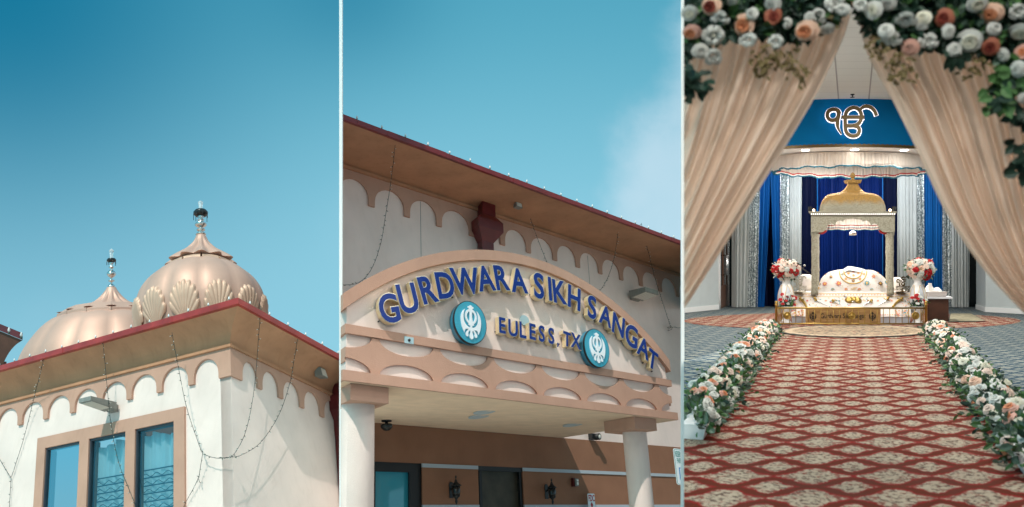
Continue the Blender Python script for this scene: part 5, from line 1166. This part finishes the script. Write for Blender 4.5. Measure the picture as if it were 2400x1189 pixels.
mb = MB(); mb.glyph(tx, lambda x, y, w: q.P(1923.5+(x-bb[0])*s, 746-y*s*1.35, w), .001, .004, .012); mb.build('lettering', 'black', T)
for x in (1905.4, 2044.8):
    vs, fs, bb = glyph_mesh('☬', .006); s = 21/(bb[3]-bb[2]); mb = MB(); mb.glyph('☬', lambda a, b, w: q.P(x+(a-(bb[0]+bb[1])/2)*s*.98, 752.5-(b-bb[2])*s, w), .001, .004, .006); mb.build('emblem', 'black', T)
# ------------------------------------------------------------------ side cabinet
Yt = 21.6; q = pf(Yt); T = thing('side_cabinet', 'dark brown cabinet with white top to the right of the railing', 'cabinet', at(2199, 754, Yt))
mb = MB(); mb.prism(q, [(2174.5, 700.5), (2223.5, 700.5), (2223.5, 754), (2174.5, 754)], -.7, 0); mb.build('body', 'darkwood', T)
mb = MB(); mb.prism(q, [(2168, 696.5), (2232, 696.5), (2232, 700.5), (2168, 700.5)], -.75, .06); mb.build('top', 'tabletop', T)
mb = MB(); mb.boxf(q, 2176, 2222, 703, 752, .001, .012); mb.build('door_panel', 'darkwood', T)
T = thing('basket', 'shallow pale pink ribbed basket on the white cabinet top', 'basket', at(2201, 696, Yt)); c = at(2201, 696, Yt); c.y += .2; s = Yt/F
mb = MB(); mb.lathe([(22*s, .0), (25.5*s, 11*s), (26.5*s, 11.5*s), (24.5*s, 11*s), (21*s, .01), (.01, .01)], c, (0,0,1), (1,0,0), 40, lambda t, h: sq(t, 6)*(1+.012*math.sin(t*60)), sy=.5); mb.build('bowl', 'basket', T)
T = thing('paper_stack', 'crumpled white cloths and paper piled behind the basket', 'cloth pile', at(2185, 696, Yt+.4)); pr_ = random.Random(4); c = at(2186, 684, Yt+.45); mb = MB()
ofs = [[pr_.uniform(-1, 1) for _ in range(6)] for _ in range(3)]
mb.grid(lambda u, v: Vector((at(lerp(2165, 2208, u), 0, Yt+.45).x, Yt+.25+.4*v, H+(CY-697)/F*(Yt+.45)+(.26*math.sin(math.pi*u)**.5*math.sin(math.pi*v)**.5)*(1+.25*math.sin(9*u+ofs[0][0])+.15*math.sin(17*u+5*v))+.02)), 40, 16); mb.build('cloth', 'drapewhite', T)
mb = MB(); mb.prism(pf(Yt+.22), [(2176, 664), (2184, 664), (2184, 684), (2176, 684)], -.05, .0); mb.prism(pf(Yt+.2), [(2172, 684), (2196, 680), (2205, 686), (2203, 696), (2172, 696)], -.3, .0); mb.build('paper', 'whitetrim', T)
# ------------------------------------------------------------------ aisle flower boxes
def flower_box(label, a, Y, ln, seed, side):
    rr = random.Random(seed); c = hpt(a, Y, .008); d = Vector((AX+(.03*side), 1, 0)).normalized(); n = Vector((d.y, -d.x, 0)); T = thing('flower_box', label, 'flower box', c, 'flower boxes along the aisle')
    def pt(u, v, z): return c+d*u+n*v+Vector((0, 0, z))
    def inside(p, r=0.): return (p.x/p.y) > kL+r/p.y+.002
    mb = MB(); h, w = .12, .10
    mb.hull8([pt(-ln*.44,-w,0),pt(-ln*.44,w,0),pt(ln*.44,w,0),pt(ln*.44,-w,0),pt(-ln*.44,-w*1.25,h),pt(-ln*.44,w*1.25,h),pt(ln*.44,w*1.25,h),pt(ln*.44,-w*1.25,h)]); mb.crop(CL, 'right')
    if mb.bm.faces: mb.build('trough', 'white', T)
    fm = MB()
    for _ in range(int(330*ln)):
        u, ang = rr.uniform(-.60, .60)*ln, rr.uniform(-.35, math.pi+.35); r = rr.uniform(.06, .19); p = pt(u, math.cos(ang)*r*1.12, .11+math.sin(ang)*r*1.05)
        if p.z < .02: p.z = .02+rr.uniform(0, .05)
        dd = (n*math.cos(ang)+Vector((0, 0, math.sin(ang))))*.8+rdir(rr)*.8; leaf(fm, p, dd, rdir(rr), rr.uniform(.05, .10), rr.uniform(.035, .06), rr.choice((0, 1, 1, 2, 2)))
    for _ in range(int(8*ln)):     # loose sprigs reaching out
        u, sg = rr.uniform(-.5, .5)*ln, rr.choice((-1, 1)); p0 = pt(u, sg*.15, .14); dd = (n*sg+d*rr.uniform(-.6, .6)+Vector((0, 0, rr.uniform(-.6, .5)))).normalized(); l = rr.uniform(.12, .24)
        for k in range(5):
            p = p0+dd*l*k/4; p.z = max(.02, p.z); leaf(fm, p, dd+rdir(rr)*.6, rdir(rr), .055, .03, rr.choice((1, 2, 0)))
    fm.crop(CL, 'right')
    if fm.bm.faces: fm.build('foliage', ['leafd', 'leafm', 'leaf3'], T, recalc=False)
    pal = ['fwhite']*5+['fcream', 'fpeach', 'fblush', 'fblush', 'fpink']; pts = []
    for _ in range(900):
        u, ang = rr.uniform(-.54, .54)*ln, rr.uniform(.0, math.pi); r = rr.uniform(.135, .19); p = pt(u, math.cos(ang)*r*1.12, .14+math.sin(ang)*r*1.15)
        if any((p-x).length < .10 for x in pts): continue
        pts.append(p)
        if len(pts) > 19*ln: break
        rad = rr.uniform(.042, .066)
        if not inside(p, rad*.7): continue
        co = rr.choice(pal); nd = (n*math.cos(ang)+Vector((0, 0, math.sin(ang)+.2))).normalized(); rose(T, p, rad, (nd+CAMD(p)*.45+rdir(rr)*.3).normalized(), co, 'fpeachc' if co in ('fpink',) else None, low=(Y > 10.5))
ords = ['nearest the viewer', 'second from the viewer', 'third from the viewer', 'fourth from the viewer', 'fifth from the viewer', 'sixth from the viewer', 'nearest the round rug']
Ys = [7.55, 8.85, 10.25, 11.75, 13.3, 14.9, 16.5]
def arow(Y): return lerp(1.36, 1.68, (Y-7.8)/9.2)
for k, Y in enumerate(Ys):
    flower_box('white trough of blush and white roses on the left aisle edge, '+ords[k], -arow(Y), Y, 1.22+.03*k, 20+k, -1)
    flower_box('white trough of white and peach roses on the right aisle edge, '+ords[k], arow(Y)-.02, Y, 1.22+.03*k, 40+k, 1)
# ------------------------------------------------------------------ flower arch: curtains and garlands
def curtain(label, edge, tops, tie, seed, side):
    rr = random.Random(seed); mb = MB(); Y = 3.72; ph = [rr.uniform(0, 6.28) for _ in range(6)]
    def fn(s, t):
        ss = s**1.0; e = path(edge, t); T_ = (lerp(tops[0], tops[1], ss), -60); far = (lerp(tops[1], tie[0]+side*90, t**1.5), lerp(-60, tie[1], t))
        k = ss; bend = math.sin(math.pi*t)*.0
        x = lerp(e[0], far[0], k)+side*(28*math.sin(math.pi*t))*k*(1-k)*2; y = lerp(e[1], far[1], k)
        w = .5+.5*t; fold = .030*math.sin(2*math.pi*(15*s+.25*math.sin(2.2*t+ph[0]))+ph[1])+.009*math.sin(2*math.pi*(27*s+.3*math.sin(3*t+ph[2]))+ph[3])+.02*math.sin(2*math.pi*(6.3*s)+ph[4])
        p = at(x, y, Y+.05*k+fold*(1.05-.45*t)); return p
    mb.grid(fn, 320, 36); 
    if side < 0: mb.crop(CL, 'right')
    o = mb.build('arch_curtain', 'curtain', recalc=False); return tagp(o, label, 'curtain', 'curtains of the flower arch')
flower_box('white trough of white and peach roses cut off by the right edge', 1.30, 6.3, 1.2, 60, 1)
curtain('champagne curtain swept to the left under the flower garland', [(2006,-60),(1990,45),(1958,130),(1905,236),(1840,345),(1745,500),(1652,650),(1570,775)], (2006, 1420), (1480, 790), 1, -1)
curtain('champagne curtain swept to the right under the flower garland', [(1996,-60),(2014,45),(2034,130),(2092,236),(2146,345),(2218,500),(2312,640),(2440,775)], (1996, 2600), (2500, 790), 2, 1)
mb = MB(); a, b = at(1560, 4, 3.78), at(2460, 4, 3.78); mb.tube([a, b], .022, 10); mb.crop(CL, 'right'); tagp(mb.build('arch_pole', 'curtain'), 'beige wrapped crossbar of the flower arch between the garlands', 'pole')
def garland(label, flowers, zone, seed, low):
    rr = random.Random(seed); Y = 3.6; c = at((zone[0][0]+zone[-1][0])/2, 40, Y); T = thing('flower_garland', label, 'garland', c, 'garlands of the flower arch'); fm = MB(); s = Y/F
    def bottom(x):
        for (xa, ya), (xb, yb) in zip(zone, zone[1:]):
            if xa <= x <= xb: return lerp(ya, yb, (x-xa)/(xb-xa))
        return 0
    x0_, x1_ = zone[0][0], zone[-1][0]
    for _ in range(2600):
        x = rr.uniform(x0_, x1_); yb = bottom(x); y = rr.uniform(-50, yb-14); e = max(0, 1-abs(y-yb)/40)
        p = at(x, y, Y+rr.uniform(-.03, .10)); d = Vector((rr.uniform(-1, 1), rr.uniform(-.8, .2), rr.uniform(-1.2, .5))); mi = rr.choices((0, 1, 2), (7, 1.2, 1.6))[0]
        leaf(fm, p, d, Vector((0, -1, 0))+rdir(rr)*.8, rr.uniform(.04, .08), rr.uniform(.026, .046), mi)
    for (x, y, n, mi, l) in low:       # drooping sprigs
        p = at(x, y, Y-.04)
        for k in range(n):
            q_ = p+Vector((rr.gauss(0, .022), rr.uniform(-.03, .03), -l*k/n+rr.gauss(0, .012))); leaf(fm, q_, Vector((rr.uniform(-1, 1), rr.uniform(-.5, .5), rr.uniform(-1, .1))), Vector((0, -1, 0))+rdir(rr)*.6, (.03 if mi == 3 else .062)*rr.uniform(.8, 1.2), .016 if mi == 3 else .042, mi)
    fm.crop(CL, 'right'); fm.build('foliage', ['leafd', 'leafm', 'leaf3', 'olive'], T, recalc=False)
    for (x, y, r, co, core) in flowers:
        p = at(max(x, CL+r*.75) if x < 1700 else x, y, Y-.07+rr.uniform(-.02, .02)); d = (CAMD(p)+Vector((rr.uniform(-.5, .5), 0, rr.uniform(-.6, .25)))).normalized(); rose(T, p, r*s*rr.uniform(.88, 1.04), (d+rdir(rr)*.25).normalized(), co, core)
w_, pe, pk, du = 'fwhite', 'fpeach', 'fpink', 'fdust'
garland('dense garland of white, peach and dusty roses at the upper left of the arch', [(1665,15,23,pe,'fcore'),(1612,32,17,w_,'fcream'),(1714,4,16,w_,None),(1687,44,17,w_,None),(1620,77,20,pk,'fpeachc'),(1673,84,23,w_,'fcream'),(1641,121,19,w_,None),(1672,133,18,w_,None),(1742,60,24,pe,'fpeachc'),(1761,33,17,w_,None),(1753,94,18,w_,None),(1812,38,19,du,'fcore'),(1809,11,20,w_,None),(1846,54,11,w_,None),(1819,98,17,w_,None),(1889,74,25,pe,'fpeachc'),(1917,37,18,w_,None),(1938,70,15,w_,None),(1959,7,19,w_,None),(1976,24,14,w_,None),(1897,40,12,w_,None)],
        [(1560,160),(1610,150),(1640,115),(1690,92),(1735,88),(1770,80),(1840,100),(1900,90),(1930,62),(1960,36),(1974,8)], 31, [(1790,110,26,3,.12),(1815,120,22,3,.07),(1868,145,26,3,.08),(1779,140,18,3,.04),(1622,160,22,0,.08),(1628,185,10,0,.07),(1935,45,16,3,.05),(1845,110,14,3,.09)])
garland('dense garland of white, blush and rust roses at the upper right of the arch', [(2018,11,15,w_,None),(2047,24,20,w_,'fcream'),(2080,9,19,w_,None),(2123,46,21,w_,None),(2075,72,18,w_,None),(2090,92,17,w_,None),(2163,42,17,'fcream',None),(2212,44,21,du,'fcore'),(2223,75,17,w_,None),(2176,96,18,w_,None),(2132,113,20,pk,'fpink'),(2272,98,24,w_,'fcream'),(2322,33,24,pe,'fpeachc'),(2290,11,23,w_,'fcream'),(2331,68,21,w_,None),(2320,111,20,du,'fcore'),(2237,116,17,w_,None),(2390,78,22,w_,'fcream'),(2386,26,19,w_,None),(2396,122,17,pk,'fpeachc'),(2386,163,19,w_,None),(2350,130,16,w_,None),(2400,230,13,w_,None),(2160,62,13,w_,None)],
        [(2020,10),(2026,46),(2045,95),(2090,118),(2140,122),(2200,118),(2250,125),(2300,132),(2330,150),(2365,190),(2400,235),(2470,260)], 32, [(2055,85,26,3,.10),(2105,120,34,3,.13),(2120,140,18,3,.10),(2340,160,26,2,.16),(2350,195,14,0,.10),(2235,120,8,0,.05),(2370,150,20,2,.15),(2395,240,20,0,.10),(2398,330,12,0,.06),(2400,375,14,0,.05),(2290,140,14,3,.03),(2268,165,14,3,.03)])
# bottom right corner of a further flower arrangement is skipped: only leaves enter the frame there
# ------------------------------------------------------------------ fill lamps added for the hall, then lights of drum and canopy
def added_fill_lamp(label, a, Y, sx, sy, power):  # fill lamps added out of view to brighten the hall and the arch
    c = hpt(a, Y, ZC-.03); T = thing('fill_lamp', label, 'fill lamp', c, 'fill lamps added above the flower hall')
    mb = MB(); mb.box(c.x-sx/2, c.x+sx/2, Y-sy/2, Y+sy/2, ZC-.03, ZC-.004); mb.build('panel', 'fillpanel', T)  # glowing panel of the added fill lamp, out of view
    l = bpy.data.lights.new('fill_light', 'AREA'); l.shape = 'RECTANGLE'; l.size, l.size_y = sx*.9, sy*.9; l.energy = power; l.color = (1, .96, .90); o = bpy.data.objects.new('fill_light', l); COL.objects.link(o); o.parent = T; o.location = (0, 0, -.03)
for k, (a, Y, pw, w) in enumerate(((-1.2, 7.2, 80, 'left lamp of the front pair'), (1.8, 7.2, 80, 'right lamp of the front pair'), (-1.75, 13, 210, 'left lamp of the middle pair'), (2.4, 13, 210, 'right lamp of the middle pair'), (-2.85, 18.6, 190, 'left lamp of the far pair'), (2.95, 18.6, 190, 'right lamp of the far pair'), (-1.2, .2, 125, 'left lamp of the pair behind the arch'), (1.6, .2, 125, 'right lamp of the pair behind the arch'))):
    added_fill_lamp('unseen fill lamp added above the hall, '+w, a, Y, 1.2, .6, pw)
def spot(p, tgt, e, ang, col=(1, .93, .82), size=.08):
    l = bpy.data.lights.new('spot_light', 'SPOT'); l.energy = e; l.spot_size = R(ang); l.spot_blend = .8; l.color = col; l.shadow_soft_size = size; o = bpy.data.objects.new('spot_light', l); COL.objects.link(o); o.location = p; o.rotation_euler = (Vector(tgt)-Vector(p)).to_track_quat('-Z', 'Y').to_euler(); return o
for x, Y, pw_ in ((1888, 22.85, 380), (2003, 22.6, 190), (2119, 22.85, 380)):
    p = at(x, 352, Y); p.z = 4.50; spot(p-Vector((0, .15, 0)), (p.x, Y-.3, 0), pw_, 130)
for x in (1850, 1935, 2060, 2150):
    p = at(x, 352, 26.6); p.z = 4.40; spot(p, (at(x, 0, 28.8).x, 28.8, 3.6), 150, 80, (.92, .96, 1))
l = bpy.data.lights.new('valance_fill', 'AREA'); l.shape = 'DISK'; l.size = 1.2; l.energy = 150; l.color = (1, .95, .88); o = bpy.data.objects.new('valance_fill', l); COL.objects.link(o); o.location = hpt(0, 24.4, 4.46)  # area light without a fixture, added to brighten the valance from inside
l = bpy.data.lights.new('canopy_light', 'AREA'); l.shape = 'RECTANGLE'; l.size, l.size_y = 1.4, .5; l.energy = 26; l.color = (1, .97, .93); o = bpy.data.objects.new('canopy_light', l); COL.objects.link(o); o.location = hpt(0, 21.45, 2.62)
# ------------------------------------------------------------------ outdoor ground, sun, sky, camera
mb = MB(); mb.face([(-26, -14, -6.4), (9, -14, -6.4), (9, 26.5, -6.4), (-26, 26.5, -6.4)]); struct('ground', mb, 'ground')
S = Vector((-.22, -.37, .90)).normalized()
l = bpy.data.lights.new('sun', 'SUN'); l.energy = 2.9; l.angle = R(.5); l.color = (1, .94, .86); o = bpy.data.objects.new('sun', l); COL.objects.link(o); o.rotation_euler = S.to_track_quat('Z', 'Y').to_euler(); o.location = (0, 0, 30)
W = bpy.data.worlds.new('World'); SC.world = W; W.use_nodes = True; nt = W.node_tree; nt.nodes.clear(); N, L = nt.nodes.new, nt.links.new
out, bg = N('ShaderNodeOutputWorld'), N('ShaderNodeBackground'); L(bg.outputs[0], out.inputs[0]); bg.inputs['Strength'].default_value = .145
tc = N('ShaderNodeTexCoord'); sep = N('ShaderNodeSeparateXYZ'); L(tc.outputs['Generated'], sep.inputs[0]); cmb = N('ShaderNodeCombineXYZ')
L(sep.outputs[0], cmb.inputs[0]); L(sep.outputs[1], cmb.inputs[1]); L(mth(nt, 'MAXIMUM', mth(nt, 'MULTIPLY_ADD', sep.outputs[2], .9, .42), .06), cmb.inputs[2])
nv = N('ShaderNodeVectorMath'); nv.operation = 'NORMALIZE'; L(cmb.outputs[0], nv.inputs[0])
sky = N('ShaderNodeTexSky'); sky.sky_type = 'NISHITA'; sky.sun_disc = False; sky.sun_elevation = math.asin(S.z); sky.sun_rotation = math.atan2(S.x, S.y); sky.air_density = 1.0; sky.dust_density = .6; L(nv.outputs[0], sky.inputs[0])
tint = N('ShaderNodeMix'); tint.data_type = 'RGBA'; tint.blend_type = 'MULTIPLY'; tint.inputs[0].default_value = 1; L(sky.outputs[0], tint.inputs[6]); tint.inputs[7].default_value = (.48, 1.31, 1.02, 1)
def lobe(px, py, r):
    d = (at(px, py, 1)-CAM).normalized(); v = N('ShaderNodeVectorMath'); v.operation = 'DISTANCE'; L(tc.outputs['Generated'], v.inputs[0]); v.inputs[1].default_value = d
    x = mth(nt, 'DIVIDE', v.outputs['Value'], r); return mth(nt, 'POWER', 2.718, mth(nt, 'MULTIPLY', mth(nt, 'MULTIPLY', x, x), -1.0))
dark = mth(nt, 'MINIMUM', mth(nt, 'ADD', lobe(-40, -60, .27), mth(nt, 'MULTIPLY', lobe(835, -40, .09), .4)), 1.0)
hz = mth(nt, 'MULTIPLY', step(nt, sep.outputs[2], .34, -.05), .85)
base_ = mixc(nt, hz, tint.outputs[2], (1.75, 3.6, 4.4))
col = mixc(nt, mth(nt, 'MULTIPLY', dark, .92), base_, (.0, .95, 1.75))
clo = N('ShaderNodeTexNoise'); clo.inputs['Scale'].default_value = 4.5; clo.inputs['Detail'].default_value = 8; clo.inputs['Roughness'].default_value = .55; L(tc.outputs['Generated'], clo.inputs['Vector'])
uu, ww = mth(nt, 'DIVIDE', sep.outputs[0], mth(nt, 'MAXIMUM', sep.outputs[1], .05)), mth(nt, 'DIVIDE', sep.outputs[2], mth(nt, 'MAXIMUM', sep.outputs[1], .05))
bank = mth(nt, 'SUBTRACT', mth(nt, 'SUBTRACT', uu, .055), mth(nt, 'MULTIPLY', mth(nt, 'SUBTRACT', ww, .06), .475))
bank = mth(nt, 'ADD', bank, mth(nt, 'MULTIPLY', mth(nt, 'SUBTRACT', clo.outputs['Fac'], .5), .22))
cl = mth(nt, 'ADD', mth(nt, 'ADD', mth(nt, 'MULTIPLY', step(nt, bank, -.03, .10), .9), mth(nt, 'MULTIPLY', lobe(820, 520, .07), .4)), mth(nt, 'MULTIPLY', lobe(120, 790, .07), .32))
cf = step(nt, mth(nt, 'MULTIPLY', mth(nt, 'ADD', mth(nt, 'MULTIPLY', clo.outputs['Fac'], 1.2), .1), cl), .10, .75)
col = mixc(nt, mth(nt, 'MULTIPLY', cf, .72), col, (3.3, 4.3, 4.95))
gnd = step(nt, sep.outputs[2], -.14, -.32); col = mixc(nt, gnd, col, (3.7, 3.25, 2.75))
L(col, bg.inputs['Color'])
cam = bpy.data.cameras.new('camera'); co = bpy.data.objects.new('camera', cam); COL.objects.link(co); co.location = CAM; co.rotation_euler = (R(90), 0, 0)
cam.lens = 30; cam.sensor_width = 36; cam.sensor_fit = 'HORIZONTAL'; cam.shift_y = (CY-594.5)/2400; cam.clip_start = .05; cam.clip_end = 500
cam.dof.use_dof = True; cam.dof.focus_distance = 20.5; cam.dof.aperture_fstop = 1.8
SC.camera = co
vs_ = SC.view_settings; vs_.view_transform = 'Standard'; vs_.look = 'None'; vs_.exposure = .3; vs_.gamma = 1
SC.cycles.max_bounces = 8; SC.cycles.transparent_max_bounces = 12
try: SC.cycles.use_denoising = True
except Exception: pass
